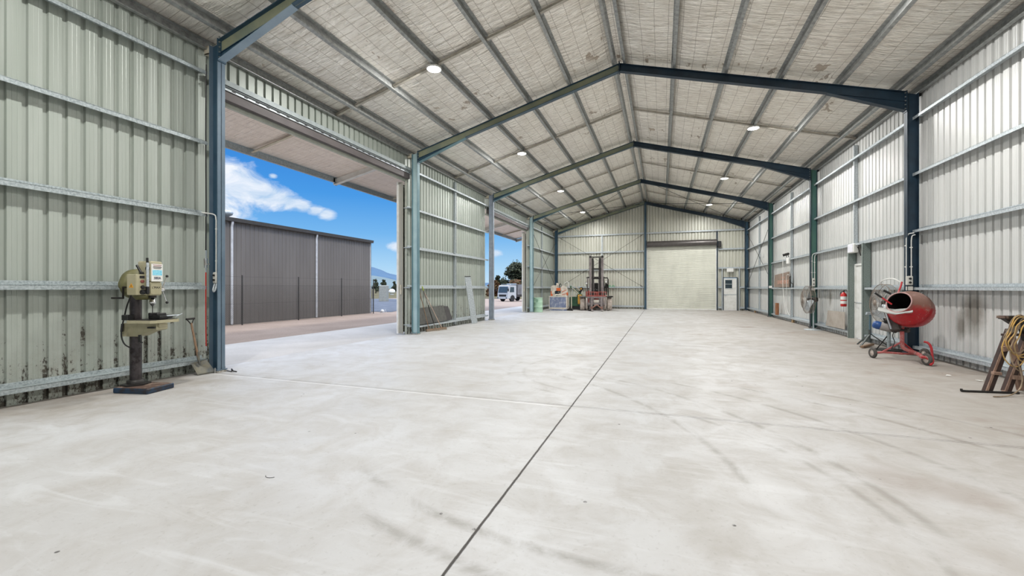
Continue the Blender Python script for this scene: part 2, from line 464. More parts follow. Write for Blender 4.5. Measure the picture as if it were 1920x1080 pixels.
M_OLIVE = pm('olive primed steel', c255(150, 152, 124), .5, .05, c255(124, 134, 118), 1.5)
M_BOLT = pm('zinc bolts', c255(190, 190, 186), .35, .8)
M_GROUT = pm('grout lumps', c255(206, 202, 194), .9, 0, c255(150, 144, 132), 30)
M_BROWN = pm('weathered brown header', c255(92, 86, 85), .55, .2, c255(78, 72, 72), 5, stretch=(1, .3, 1))
M_WHITE = pm('white paint', c255(232, 232, 228), .4, 0, c255(218, 218, 212), 5)
M_CREAM = pm('cream paint', c255(206, 198, 178), .45)
M_BLACK = pm('black plastic', c255(28, 28, 28), .4)
M_DARK = pm('dark steel', c255(48, 46, 44), .45, .4)
M_CHROME = pm('chrome', c255(220, 220, 220), .18, 1.0)

# ------------------------------------------------------------------ dimensions
YF = [5.22 + 6.333*i for i in range(-3, 5)]     # portal frames
Y0, YB = YF[0], YF[-1] + .26
XLc, XRc = -7.17, 5.03         # inner flange faces of columns
WL, WR = -7.56, 5.31
XC, SL, ZA = -1.05, .275, 7.39
def zraf(x): return ZA - SL*abs(x-XC)
ZP = .155
def zroof(x): return zraf(x) + ZP

# ------------------------------------------------------------------ floor and ground
mb = MB()
nx, ny = 8, 20
mb.box(WL-.12, WR+.10, Y0-.1, YB+.12, -.18, 0)
struct('floor', mb, M_FLOOR)

# ------------------------------------------------------------------ wall sheeting
def sheet(mb, run, fixed, out, a0, a1, z0, z1, pitch=.1904, phase=0.0, fine=False, deep=.036, wt=.030, wb=.021):
    """trapezoidal ribbed sheet; run 'y' => along Y at X=fixed; out=+1/-1 direction away from the room"""
    prof = []
    n0 = math.floor((a0-phase)/pitch)-1; n1 = math.ceil((a1-phase)/pitch)+1
    for k in range(n0, n1+1):
        b = phase + k*pitch
        if fine:
            pan = pitch-.06
            for fr in (.33, .66):
                q_ = b-pitch/2-.0 + 0
            prof += [(b-wt, 0), (b-wb, deep), (b+wb, deep), (b+wt, 0)]
            for fr in (.32, .68):
                c_ = b+.030+pan*fr
                prof += [(c_-.004, 0), (c_, .0025), (c_+.004, 0)]
        else:
            prof += [(b-wt, 0), (b-wb, deep), (b+wb, deep), (b+wt, 0)]
    prof = [p for p in prof if a0 < p[0] < a1]
    prof = [(a0, prof[0][1])] + prof + [(a1, prof[-1][1])]
    vs = []
    for a, d in prof:
        for zf in (z0, z1):
            zz = zf(a) if callable(zf) else zf
            vs.append((fixed+out*d, a, zz) if run == 'y' else (a, fixed+out*d, zz))
    fs = [(2*i, 2*i+2, 2*i+3, 2*i+1) for i in range(len(prof)-1)]
    mb.add(vs, fs)

ZHEAD = 5.06
mbl = MB()
zel = zroof(WL)+.02; zer = zroof(WR)+.02
sheet(mbl, 'y', WL, -1, YF[2]-.05, YF[3]+.27, 0, zel, phase=2.848, fine=True)
sheet(mbl, 'y', WL, -1, YF[3]+.27, YF[4]-.02, ZHEAD, zel, phase=2.848)
sheet(mbl, 'y', WL, -1, YF[4]-.02, YF[5]-.02, 0, zel, phase=2.848)
sheet(mbl, 'y', WL, -1, YF[5]-.02, YF[6], ZHEAD, zel, phase=2.848)
sheet(mbl, 'y', WL, -1, YF[6]-.02, YB, 0, zel, phase=2.848)
sheet(mbl, 'y', WL, -1, Y0, YF[1], 0, zel, phase=2.848)
sheet(mbl, 'y', WL, -1, YF[1], YF[2]-.05, ZHEAD, zel, phase=2.848)
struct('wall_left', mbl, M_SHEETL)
mbr = MB()
DY0, DY1, DZ = 14.06, 14.84, 2.12
sheet(mbr, 'y', WR, 1, Y0, DY0, 0, zer, fine=True)
sheet(mbr, 'y', WR, 1, DY0, DY1, DZ, zer)
sheet(mbr, 'y', WR, 1, DY1, YB, 0, zer)
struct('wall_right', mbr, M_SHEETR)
mbb = MB()
RX0, RX1, RZ = -.90, 3.36, 4.45
BX0, BX1, BZ = 3.80, 4.62, 2.10
gz = lambda x: zroof(x)+.02
for a0, a1, z0 in ((WL, XC, 0), (XC, RX0, 0), (RX0, RX1, RZ), (RX1, BX0, 0), (BX0, BX1, BZ), (BX1, WR, 0)):
    sheet(mbb, 'x', YB, 1, a0, a1, z0, gz, deep=.055, wt=.042, wb=.012)
struct('wall_back', mbb, M_SHEETB)
mbf = MB()
for a0, a1, z0 in ((WL, -5.6, 0), (-5.6, XC, 4.6), (XC, 3.6, 4.6), (3.6, WR, 0)):
    sheet(mbf, 'x', Y0, -1, a0, a1, z0, gz)
struct('wall_front', mbf, M_SHEETB)

# ------------------------------------------------------------------ roof: sagging foil blanket under ribbed sheet
PX = [XC+s_*(.085) for s_ in (-1, 1)]
PLX = [-2.35, -3.53, -4.70, -5.87, -6.95]
PRX = [.27, 1.45, 2.63, 3.79, 4.86]
allp = sorted(PLX + PX + PRX + [WL-.02, WR+.02])
xs = []
for a, b in zip(allp, allp[1:]):
    n = 8 if b-a > .4 else 2
    for k in range(n): xs.append((a+(b-a)*k/n, math.sin(math.pi*k/n)*min(1, (b-a))))
xs.append((allp[-1], 0))
mb = MB(); ys = []; y = Y0-.05
while y < YB+.05: ys.append(y); y += .16
ys.append(YB+.05)
vs = []
for yy in ys:
    for x_, sg in xs:
        nn = noise.noise(Vector((x_*.8, yy*1.1, 0)))
        vs.append((x_, yy, zroof(x_) - sg*(.028+.030*nn) + .004))
nxs = len(xs)
mb.add(vs, [(j*nxs+i, j*nxs+i+1, (j+1)*nxs+i+1, (j+1)*nxs+i) for j in range(len(ys)-1) for i in range(nxs-1)], True)
struct('ceiling', mb, M_FOIL)
mb = MB()
for s_, xe in ((-1, WL-.15), (1, WR+.25)):
    a, b = (xe, XC) if s_ < 0 else (XC, xe)
    z = lambda x: zroof(x)+.06
    mb.prism([(a, z(a)), (b, z(b)), (b, z(b)+.03), (a, z(a)+.03)], 'y', Y0-.15, YB+.15)
struct('unseen_roof_deck', mb, M_GALVD)  # unseen roof deck sheet laid above the foil

# ------------------------------------------------------------------ portal frames
def ibeam(mb_w, mb_f, poly_web, flanges, y0, wd=.134, tf=.012, tw=.010):
    """web polygon in XZ; flanges: list of (p,q) segments with thickness tf towards inside"""
    ym = y0+wd/2
    mb_w.prism(poly_web, 'y', ym-tw/2, ym+tw/2)
    for (p, q, side) in flanges:
        p = Vector(p); q = Vector(q); d = (q-p).normalized(); nrm = Vector((-d.y, d.x))*side*tf
        mb_f.prism([tuple(p), tuple(q), tuple(q+nrm), tuple(p+nrm)], 'y', y0, y0+wd)
DPC = .205
frame_words = ['portal frame nearest the camera, rising beside the drill press', 'second portal frame, its right column behind the cement mixer',
               'third portal frame, its right column behind the far pedestal fan', 'fourth portal frame, just before the end bay', 'end portal frame standing against the back wall']
FR = []; ANCH = None; KNB = None
for i in range(5):
    Y = YF[i+3]
    t = thing('portal_frame', 'dark blue steel ' + frame_words[i], 'steel frame', (XC, Y+.067, 0), 0, 'portal frames')
    W = True
    for side in (-1, 1):
        xin = XLc if side < 0 else XRc
        xo = xin + side*DPC
        top = zraf(xin)-.02
        wm, fm = MB(), MB()
        zb = .05
        web = [(xin, zb), (xo, zb), (xo, top-.05), (xin, top)]
        ibeam(wm, fm, web, [((xin, zb), (xin, top), -1 if side > 0 else 1), ((xo, zb), (xo, top-.04), 1 if side > 0 else -1)], Y)
        cmat = (M_BLUE if i == 4 else (M_DAYLIT if i == 0 else (M_DAYLIT_STEEL if i == 2 else M_SEA))) if side < 0 else M_NAVY
        c = fm.build('column', cmat, t, world=True)
        wb = wm.build('column_web', {-1: (M_PALE if i in (1, 3) else (M_BLUE if i != 2 else M_DAYLIT_STEEL)), 1: (M_TEAL if i in (2, 3) else (M_NAVY if i == 1 else M_BLUE))}[side], c, label=('green painted column web' if side > 0 and i in (2, 3) else None))
        wb.location = (0, 0, 0)
        # (web verts were given in world space: shift into the frame's space)
        for v_ in wb.data.vertices: v_.co -= t.location
        # stiffener, base plate, bolts
        m = MB(); m.box(min(xin, xo)-.03, max(xin, xo)+.03, Y-.02, Y+.155, .035, .05)
        m.build('base_plate', cmat, t, world=True)
        if ANCH is None:
            ANCH = MB().cyl((0, 0, 0), (0, 0, .085), .011, 8).build('anchor_bolt', M_BOLT); KNB = MB().cyl((0, 0, 0), (.024, 0, 0), .012, 6).build('knee_bolt', M_BOLT)
            COL.objects.unlink(ANCH); COL.objects.unlink(KNB)
        for bx in (.02, .18):
            for by in (-.035, .16):
                o = ANCH.copy(); COL.objects.link(o); o.parent = t; o.location = Vector((xin+side*bx, Y+by*.9+.002, .0))-t.location
        m = MB()
        m.cbox((xin+side*.1, Y+.067, .0175), (.25, .17, .035), None, .012)
        m.build('grout_pad', M_GROUT, t, world=True)
        # rafter
        xk = -5.53 if side < 0 else 3.57
        kz = 5.36 if side < 0 else 5.30
        dz = .205
        P = lambda x, d=0: (x, zraf(x)-d)
        wm, fm = MB(), MB()
        ibeam(wm, fm, [P(xin), P(XC), P(XC, dz), P(xin, dz)], [(P(xin), P(XC), -1 if side < 0 else 1), (P(xk, dz), P(XC, dz), 1 if side < 0 else -1)], Y)
        fm.bar((xin, Y+.067, zraf(xin)-dz+.003), (xk, Y+.067, zraf(xk)-dz+.003), .05, .010)
        rf = fm.build('rafter', M_BLUE if side < 0 else M_NAVY, t, world=True)
        wb = wm.build('rafter_web', (M_OLIVE if i > 0 else M_OLIVE) if side < 0 else M_NAVY, rf, label='olive green rafter web' if side < 0 else None)
        for v_ in wb.data.vertices: v_.co -= t.location
        # haunch
        wm, fm = MB(), MB()
        ibeam(wm, fm, [(xin, zraf(xin)-dz), (xk, zraf(xk)-dz), (xin, kz)], [((xin, kz), (xk, zraf(xk)-dz-.012), 1 if side < 0 else -1)], Y)
        hw = wm.build('haunch', M_BLUE if side < 0 else M_NAVY, t, world=True)
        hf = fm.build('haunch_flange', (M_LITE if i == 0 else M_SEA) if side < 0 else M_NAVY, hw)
        for v_ in hf.data.vertices: v_.co -= t.location
        # knee end plate and bolts
        m = MB(); m.box(xin-side*.014 if side > 0 else xin, xin if side > 0 else xin+.014, Y-.012, Y+.146, kz-.02, zraf(xin)+.015)
        m.build('end_plate', M_BLUE if side < 0 else M_NAVY, t, world=True)
        for k in range(5):
            zz = kz+.05+k*.085
            for yy in (Y+.015, Y+.119):
                o = KNB.copy(); COL.objects.link(o); o.parent = t; o.location = Vector((xin-.012 if side > 0 else xin+.012, yy, zz))-t.location
                if side > 0: o.rotation_euler = (0, 0, math.pi)
        # eave bracket between column and sheeting
        m = MB(); 
        if side < 0: m.box(WL+.02, xo, Y+.03, Y+.045, top-.16, top-.02); m.box(WL+.02, xo-.0, Y+.03, Y+.12, top-.16, top-.15)
        else: m.box(xo, WR-.02, Y+.03, Y+.045, top-.10, top-.04); m.box(xo, WR-.02, Y+.03, Y+.10, top-.10, top-.09)
        m.build('eave_bracket', M_CREAM if side < 0 else M_DARK, t, world=True)
    m = MB()
    m.box(XC-.013, XC+.013, Y-.015, Y+.15, ZA-.24, ZA+.035)
    for zz in (ZA-.05, ZA-.16):
        for yy in (Y+.02, Y+.115): m.cyl((XC-.03, yy, zz), (XC+.03, yy, zz), .012, 6)
    m.build('apex_plate', M_NAVY, t, world=True)
    FR.append(t)

# ------------------------------------------------------------------ purlins (continuous runs on the rafters)
def csec(mb, run, c0, c1, at, zc, hh, ff, up, open_dir, th=.004, lip=.016):
    pass
def purlin(x, side, label, deep=.15):
    """C section along Y, web on the ridge side, flanges opening to the eave; stands square on the slope"""
    mb = MB()
    ang = math.atan(SL)*(-side)    # slope angle: z falls away from ridge
    c, s_ = math.cos(ang), math.sin(ang)
    fw, th, lp = .068, .004, .016
    q = side
    prof = [(0, 0), (fw*q, 0), (fw*q, lp), ((fw-th)*q, lp), ((fw-th)*q, th), (th*q, th), (th*q, deep-th), (-fw*q+th*q, deep-th), (-fw*q+th*q, deep-lp), (-fw*q, deep-lp), (-fw*q, deep), (0, deep)]
    zb = zraf(x)
    poly = [(px_*c - pz*s_, px_*s_ + pz*c) for px_, pz in prof]
    mb.prism(poly, 'y', Y0, YB-.02)
    o = mb.build('purlin', M_PURL); o.location = (x, 0, zb)
    return tag(o, label, 'purlin', 'roof purlins')
ordn = ['first', 'second', 'third', 'fourth', 'fifth']
for k, x_ in enumerate(PLX): purlin(x_, -1, 'galvanised roof purlin, %s down from the ridge on the left slope' % ordn[k])
for k, x_ in enumerate(PRX): purlin(x_, 1, 'galvanised roof purlin, %s down from the ridge on the right slope' % ordn[k])
purlin(PX[0]-.02, -1, 'galvanised ridge purlin, left one of the close pair at the ridge')
purlin(PX[1]+.02, 1, 'galvanised ridge purlin, right one of the close pair at the ridge')
for side, xw, lb in ((-1, WL+.03, 'left'), (1, WR-.03, 'right')):
    mb = MB(); zt = zraf(xw)+.10
    mb.prism([(0, 0), (-side*.075, 0), (-side*.075, .014), (-side*.071, .014), (-side*.071, .004), (-side*.004, .004), (-side*.004, .146), (-side*.075, .146), (-side*.075, .15), (0, .15)], 'y', Y0, YB-.02)
    o = mb.build('eave_purlin', M_PURL); o.location = (xw, 0, zt-.10)
    tag(o, 'galvanised eave purlin along the top of the %s wall' % lb, 'purlin', 'eave purlins')
# bridging channels between purlins at mid bay
M_BRDG = pm('bridging galvanised', c255(186, 180, 168), .45, .3, c255(160, 154, 142), 8)
bayw = ['bay nearest the camera', 'second bay', 'third bay', 'end bay']
for b in range(4):
    ym = (YF[b+3]+YF[b+4])/2+.05
    for side, lst, nm in ((-1, [XC-.12]+PLX+[WL+.05], 'left'), (1, [XC+.12]+PRX+[WR-.05], 'right')):
        t = thing('purlin_bridging', 'thin galvanised bridging crossing the purlins, %s slope of the %s' % (nm, bayw[b]), 'bridging', ((lst[0]+lst[-1])/2, ym, zraf(lst[3])+.05), 0, 'purlin bridging')
        for p_, q_ in zip(lst, lst[1:]):
            m = MB(); a = min(p_, q_)+.01; bb = max(p_, q_)-.01
            za, zb2 = zraf(a)+.045, zraf(bb)+.045
            sl_ = [(a, za), (bb, zb2), (bb, zb2+.006), (a, za+.006)]
            m.prism(sl_, 'y', ym-.04, ym+.04)
            for yy in (ym-.04, ym+.035): m.prism([(a, za), (bb, zb2), (bb, zb2+.05), (a, za+.05)], 'y', yy, yy+.005)
            m.build('channel', M_BRDG, t, world=True)

# ------------------------------------------------------------------ girts
def girt_y(y0, y1, z, side, label, mat=M_GALV, group=None):
    """Z section with horizontal web from sheeting to the column line"""
    xw = WL+.006 if side < 0 else WR-.006
    xi = xw - side*.155
    q = -side
    pr_ = [(xw, z+.032), (xw, z+.026), (xw-q*0+q*.004, z+.026)]
    m = MB()
    m.prism([(xi, z-.032), (xi-q*.004, z-.032), (xi-q*.004, z+.028), (xi, z+.028)], 'y', y0, y1)      # inner flange
    m.prism([(xi, z+.024), (xi, z+.028), (xw, z+.028), (xw, z+.024)], 'y', y0, y1)                    # web
    m.prism([(xw, z+.028), (xw+q*.004, z+.028), (xw+q*.004, z+.085), (xw, z+.085)], 'y', y0, y1)      # outer flange
    m.prism([(xi, z-.032), (xi-q*.004, z-.032), (xi-q*.018, z-.030), (xi-q*.018, z-.026), (xi-q*.004, z-.028)], 'y', y0, y1)
    o = m.build('girt', mat, origin=((xw+xi)/2, (y0+y1)/2, z))
    return tag(o, label, 'girt', group)
gw = ['lowest', 'second from the floor', 'middle', 'second from the top', 'topmost']
ZG_L = [.20, 1.46, 2.71, 3.95]; ZG_R = [.17, 1.44, 2.68, 3.91, 5.13]
gwl = ['lowest', 'second from the floor', 'third from the floor', 'fourth from the floor', 'fifth and topmost']
for b, lab in ((-1, 'on the left wall behind the drill press'), (1, 'on the left wall between the two vehicle openings'), (3, 'on the left wall of the end bay')):
    for k, z in enumerate(ZG_L + ([5.16] if b != -1 else [5.16])):
        girt_y(YF[b+3]+.02, YF[b+4]-.0 if b < 3 else YB-.05, z, -1, 'galvanised girt %s, %s' % (lab, gwl[k]), M_GALVD if (b == -1) else M_GALV, 'left wall girts')
for b, lab in ((0, 'beside the sawhorse'), (1, 'past the mixer'), (2, 'behind the brown board'), (3, 'in the end bay')):
    for k, z in enumerate(ZG_R):
        y0, y1 = YF[b+3]+.02, (YF[b+4] if b < 3 else YB-.05)
        if b == 1 and k in (0, 1):
            for yy0, yy1, wd in ((y0, DY0-.1, 'near part, up to'), (DY1+.08, y1, 'far part, past')):
                girt_y(yy0, yy1, z, 1, '%s right wall girt, %s the side door' % (gwl[k].capitalize(), wd), M_GALV, 'right wall girts')
        else:
            girt_y(y0, y1, z, 1, 'galvanised girt on the right wall %s, %s' % (lab, gwl[k]), M_GALV, 'right wall girts')
# wall bridging (upright channels at mid bay)
def upright(name, x0, x1, y0, y1, z0, z1, mat, label, cat='upright', group=None, flange=0):
    m = MB()
    m.box(x0, x1, y0, y0+.006, z0, z1)
    xi = x0 if abs(x0) < abs(x1) else x1
    e = .006 if xi == x0 else -.006
    m.box(min(xi, xi+e), max(xi, xi+e), y0, y1, z0, z1)
    xw_ = x1 if xi == x0 else x0
    m.box(min(xw_, xw_-e), max(xw_, xw_-e), y0, y1, z0, z1)
    o = m.build(name, mat, origin=((x0+x1)/2, y0, z0))
    return tag(o, label, cat, group)
for side, b, nm in ((-1, 1, 'left wall between the openings'), (-1, 3, 'left wall of the end bay'), (1, 1, 'right wall above the side door'), (1, 2, 'right wall beside the brown board'), (1, 3, 'right wall of the end bay')):
    ym = (YF[b+3]+YF[b+4])/2
    xw = WL+.02 if side < 0 else WR-.02
    zlo = .05 if not (side > 0 and b == 1) else 2.7
    x0_, x1_ = sorted((xw, xw-side*.09))
    upright('wall_bridging', x0_, x1_, ym, ym+.06, zlo, zel-.25, M_GALV, 'slim galvanised upright bridging the girts on the %s' % nm, 'bridging', 'wall bridging')

# back wall girts and mullions
def girt_x(x0, x1, z, label, yb=YB):
    m = MB(); yi = yb-.15
    m.box(x0, x1, yi, yi+.004, z-.032, z+.028); m.box(x0, x1, yi, yb-.005, z+.024, z+.028); m.box(x0, x1, yb-.009, yb-.005, z+.028, z+.08)
    return tag(m.build('girt', M_GALV, origin=((x0+x1)/2, yb-.07, z)), label, 'girt', 'back wall girts')
ZG_B = [.155, 1.48, 2.73, 3.97, 5.20]
for k, z in enumerate(ZG_B):
    girt_x(WL+.1, XC-.06, z, 'galvanised girt on the back wall left of the ridge post, %s' % gwl[k])
    if k == 4: girt_x(XC+.08, WR-.1, z, 'galvanised girt on the back wall above the roller door')
    elif z < 2.5 and k < 2:
        girt_x(3.50, 3.70, z, 'short galvanised girt between roller door and personnel door, %s' % gwl[k])
        girt_x(4.76, WR-.1, z, 'galvanised girt between personnel door and right wall, %s' % gwl[k])
    else: girt_x(3.50, WR-.1, z, 'galvanised girt right of the roller door, %s' % gwl[k])
t = thing('ridge_post', 'dark blue steel post under the ridge on the back wall', 'post', (XC+.02, YB-.2, 0))
m = MB(); m.box(XC-.05, XC+.08, YB-.27, YB-.26, .02, zroof(XC)-.25); m.box(XC-.05, XC+.08, YB-.12, YB-.11, .02, zroof(XC)-.25); m.box(XC+.01, XC+.02, YB-.26, YB-.12, .02, zroof(XC)-.25)
m.build('post_section', M_BLUE, t, world=True)
m = MB(); m.box(XC-.09, XC+.12, YB-.3, YB-.08, 0, .02); m.build('base_plate', M_BLUE, t, world=True)
m = MB(); m.box(3.40, 3.47, YB-.16, YB-.01, 0, 5.18); 
tag(m.build('door_jamb_post', M_NAVY, origin=(3.43, YB-.1, 0)), 'dark steel post right of the back roller door', 'post')
m = MB(); m.box(-4.02, -3.94, YB-.12, YB-.02, .2, 5.18)
tag(m.build('wall_bridging', M_GALV, origin=(-3.98, YB-.07, .2)), 'slim galvanised upright on the back wall behind the forklift mast', 'bridging', 'wall bridging')

# ------------------------------------------------------------------ brace rods
def rod(a, b, label, r=.011, sag=0):
    m = MB(); a = Vector(a); b = Vector(b); c = (a+b)/2
    m.tube([a-c, Vector((0, 0, -sag)), b-c], r, 6)
    d = (b-a).normalized()
    for p_, sgn in ((a-c, 1), (b-c, -1)): m.cyl(p_+d*sgn*.10, p_+d*sgn*.24, r*1.9, 6)
    o = m.build('brace_rod', M_DARK); o.location = c
    tag(o, label, 'brace rod', 'brace rods')
yb_ = YB-.29
rod((-7.0, yb_, 5.1), (XC-.1, yb_, 1.5), 'thin steel brace rod falling left to right behind the forklift on the back wall')
rod((-7.0, yb_+.04, 1.5), (XC-.1, yb_+.04, 5.15), 'thin steel brace rod rising left to right behind the forklift on the back wall')
xr = XRc+.06; xl = XLc-.06
rod((xr+.03, YF[6]+.2, 4.6), (xr+.03, YF[7], 1.5), 'thin steel brace rod falling to the back on the right wall of the end bay')
rod((xr+.07, YF[6]+.2, 1.9), (xr+.07, YF[7], 4.9), 'thin steel brace rod rising to the back on the right wall of the end bay')
rod((xl-.03, YF[6]+.2, 4.8), (xl-.03, YF[7], 1.4), 'thin steel brace rod falling to the back on the left wall of the end bay')
rod((xl-.07, YF[6]+.2, 1.4), (xl-.07, YF[7], 4.8), 'thin steel brace rod rising to the back on the left wall of the end bay')
zz = lambda x: zraf(x)-.06
rod((XC+.3, YF[6]+.15, zz(XC+.3)), (XRc-.3, YF[7], zz(XRc-.3)), "brace rod under the end bay's right roof slope, running out to the wall")
rod((XRc-.3, YF[6]+.15, zz(XRc-.3)-.04), (XC+.3, YF[7], zz(XC+.3)-.04), "brace rod under the end bay's right roof slope, running back to the ridge")
rod((XC-.3, YF[6]+.15, zz(XC-.3)), (XLc+.3, YF[7], zz(XLc+.3)), "brace rod under the end bay's left roof slope, running out to the wall")
rod((XLc+.3, YF[6]+.15, zz(XLc+.3)-.04), (XC-.3, YF[7], zz(XC-.3)-.04), "brace rod under the end bay's left roof slope, running back to the ridge")
#@@STRUCT_END


# ------------------------------------------------------------------ high-bay lamps
M_LENS = emit('lamp lens', (1, 1, .97, 1), 22.0)
ylamp = [(YF[k]+YF[k+1])/2 for k in range(1, 7)]
first = None
for k, yy in enumerate(ylamp):
    for x_, nm in ((-4.78, 'left'), (2.65, 'right')):
        if k < 2:  # unseen lamps continuing the row, added to light the near floor
            lab = 'round white high-bay lamp under the %s slope, %s' % (nm, ['added unseen far behind the camera', 'added unseen just behind the first frame'][k])
        else:
            lab = 'round white high-bay lamp under the %s roof slope in the %s' % (nm, bayw[k-2])
        zt = zraf(x_)-.0
        loc = (x_, yy, 6.33)
        if first is None:
            t = first = thing('high_bay_lamp', lab, 'ceiling lamp', loc, 0, 'high-bay lamps')
            m = MB(); m.lathe([(.05, .06), (.12, .055), (.165, .03), (.17, .0), (.165, -.012), (.15, -.012)], 28); m.lathe([(0, .06), (.05, .06)], 28)
            m.build('housing', M_WHITE, t)
            m = MB(); m.lathe([(.15, -.008), (.03, -.012), (0, -.012)], 28); m.build('lens', M_LENS, t)
            m = MB(); m.tube([(0, 0, .06), (0, 0, .16)], .008, 6); m.cyl((0, 0, .06), (0, 0, .085), .035, 12); m.build('hook', M_DARK, t)
        else:
            t = dup(first, loc, 0, lab)
        ld = D.lights.new('high_bay_light', 'AREA'); ld.shape = 'DISK'; ld.size = .29; ld.energy = LAMP_W; ld.color = (1, .99, .97)
        lo_ = D.objects.new('high_bay_light', ld); COL.objects.link(lo_); lo_.parent = t; lo_.location = (0, 0, -.022)
#@@P2

# ------------------------------------------------------------------ vehicle opening headers, door leaves, canopy
def slot_mat():
    m, t, bs = new_mat('slotted galvanised flange')
    oc = t.add('ShaderNodeTexCoord').outputs['Object']; x, y, z = t.sep(oc)
    f = t.math('ABSOLUTE', t.math('SUBTRACT', t.math('FRACT', t.math('DIVIDE', y, .24)), .5))
    k = t.math('MULTIPLY', t.ramp(f, .15, .17, 1, 0), t.ramp(t.math('ABSOLUTE', t.math('ADD', z, .005)), .011, .013, 1, 0))
    n = t.noise(oc, 30, 4)
    t.plug(t.mix(k, t.mix(n, c255(178, 184, 186), c255(150, 158, 160)), c255(30, 30, 30)), bs.inputs['Base Color'])
    bs.inputs['Roughness'].default_value = .45; bs.inputs['Metallic'].default_value = .4
    return m
M_SLOT = slot_mat()
M_TRIM = pm('pale grey-green flashing', c255(176, 180, 168), .45, .1)
M_HEAD = pm('dull galvanised channel', c255(150, 158, 158), .5, .2, c255(134, 142, 142), 10)
M_STILE = pm('dusty door stile', c255(170, 168, 158), .6, .1, c255(156, 154, 146), 2, stretch=(1, 1, .3))
for b, nm in ((0, 'the big vehicle opening beside the drill press'), (2, 'the far vehicle opening')):
    y0, y1 = YF[b+3]+.15, YF[b+4]-.01
    t = thing('opening_header', 'galvanised channel and brown track beam over ' + nm, 'door header', (-7.46, (y0+y1)/2, 4.78), 0, 'opening headers')
    m = MB(); m.box(-7.54, -7.40, y0, y1, 5.20, 5.206); m.box(-7.406, -7.40, y0, y1, 5.12, 5.20); m.box(-7.47, -7.40, y0, y1, 5.112, 5.12)
    m.prism([(-7.44, 5.112), (-7.37, 5.07), (-7.37, 5.064), (-7.446, 5.108)], 'y', y0, y1)
    m.build('header_channel', M_HEAD, t, world=True)
    m = MB(); m.box(-.004, .004, y0-(y0+y1)/2, y1-(y0+y1)/2, -.028, .028); o = m.build('slotted_flange', M_SLOT, t); o.location = (.052, 0, 5.045-4.78)
    m = MB(); m.box(-7.54, -7.43, y0, y1, 4.86, 5.03); m.build('track_beam', M_BROWN, t, world=True)
    m = MB(); m.box(-7.62, -7.56, y0, y1, 4.79, 4.86); m.box(-7.58, -7.56, y0, y1, 4.86, 5.06); m.build('head_trim', M_TRIM, t, world=True)
    # parked leaf behind the next wall bay
    ly0 = YF[b+4]-.17
    t = thing('sliding_door', 'pale ribbed sliding door parked outside, at the far side of ' + nm, 'sliding door', (-7.70, ly0, .03), 0, 'sliding doors')
    m = MB(); sheet(m, 'y', -7.76, -1, ly0+.08, ly0+5.9, .05, 4.74, phase=2.848); m.build('leaf', M_TRIM, t, world=True)
    m = MB(); m.box(-7.80, -7.755, ly0-.015, ly0+.05, .03, 4.76); m.build('end_stile', M_WHITE, t, world=True)
    m = MB(); m.box(-7.755, -7.61, ly0+.05, ly0+.056, .03, 4.76); m.box(-7.62, -7.61, ly0, ly0+.05, .03, 4.76)
    m.build('stile_face', M_STILE, t, world=True)
    m = MB(); m.box(-7.70, -7.66, ly0+.02, ly0+.05, 1.25, 1.55); m.build('lock_box', M_CREAM, t, world=True)
    m = MB(); m.bar((-7.79, ly0+.03, 4.74), (-7.58, ly0+.10, 4.60), .03, .006); m.build('top_strap', M_GALV, t, world=True)
    t = thing('jamb_trim', 'pale folded jamb flashing at the far side of ' + nm, 'jamb', (-7.56, YF[b+4]-.05, 0), 0, 'jamb flashings')
    m = MB(); m.box(-7.585, -7.50, YF[b+4]-.075, YF[b+4]-.069, 0, 4.85); m.box(-7.585, -7.579, YF[b+4]-.075, YF[b+4]+.02, 0, 4.85)
    m.build('flashing', M_TRIM, t, world=True)
    for z in (.30, 1.46, 2.71, 3.95):
        m = MB(); m.box(-7.60, -7.385, YF[b+4]-.10, YF[b+4]-.08, z-.012, z+.012); m.build('tie_bar', M_GALV, t, world=True)

CX0, CX1 = -10.40, WL-.06
zc = lambda x: 5.16 + .205*(x+10.40)
ct = thing('canopy', 'foil-lined canopy projecting outside over the vehicle openings', 'canopy', ((CX0+CX1)/2, 15, 5.1))
mb = MB(); vs = []; nx = 12; ys = [YF[1]+.4*k for k in range(int((YB-YF[1])/.4))]
for yy in ys:
    for i in range(nx+1):
        x_ = CX0+.05+(CX1-CX0-.05)*i/nx
        vs.append((x_, yy, zc(x_) - .05*math.sin(math.pi*i/nx)*(.6+.5*noise.noise(Vector((x_, yy, 3))))))
mb.add(vs, [(j*(nx+1)+i, j*(nx+1)+i+1, (j+1)*(nx+1)+i+1, (j+1)*(nx+1)+i) for j in range(len(ys)-1) for i in range(nx)], True)
mb.build('foil_lining', M_FOIL2, ct, world=True)
mb = MB(); mb.prism([(CX0-.05, zc(CX0)+.03), (CX1, zc(CX1)+.03), (CX1, zc(CX1)+.05), (CX0-.05, zc(CX0)+.05)], 'y', YF[1], YB); mb.build('roof_sheet', M_GALVD, ct, world=True)
mb = MB(); mb.box(CX0-.006, CX0, YF[1], YB, 4.99, 5.17); mb.box(CX0, CX0+.07, YF[1], YB, 4.99, 4.996); mb.box(CX0, CX0+.07, YF[1], YB, 5.164, 5.17); mb.build('edge_purlin', M_GALV, ct, world=True)
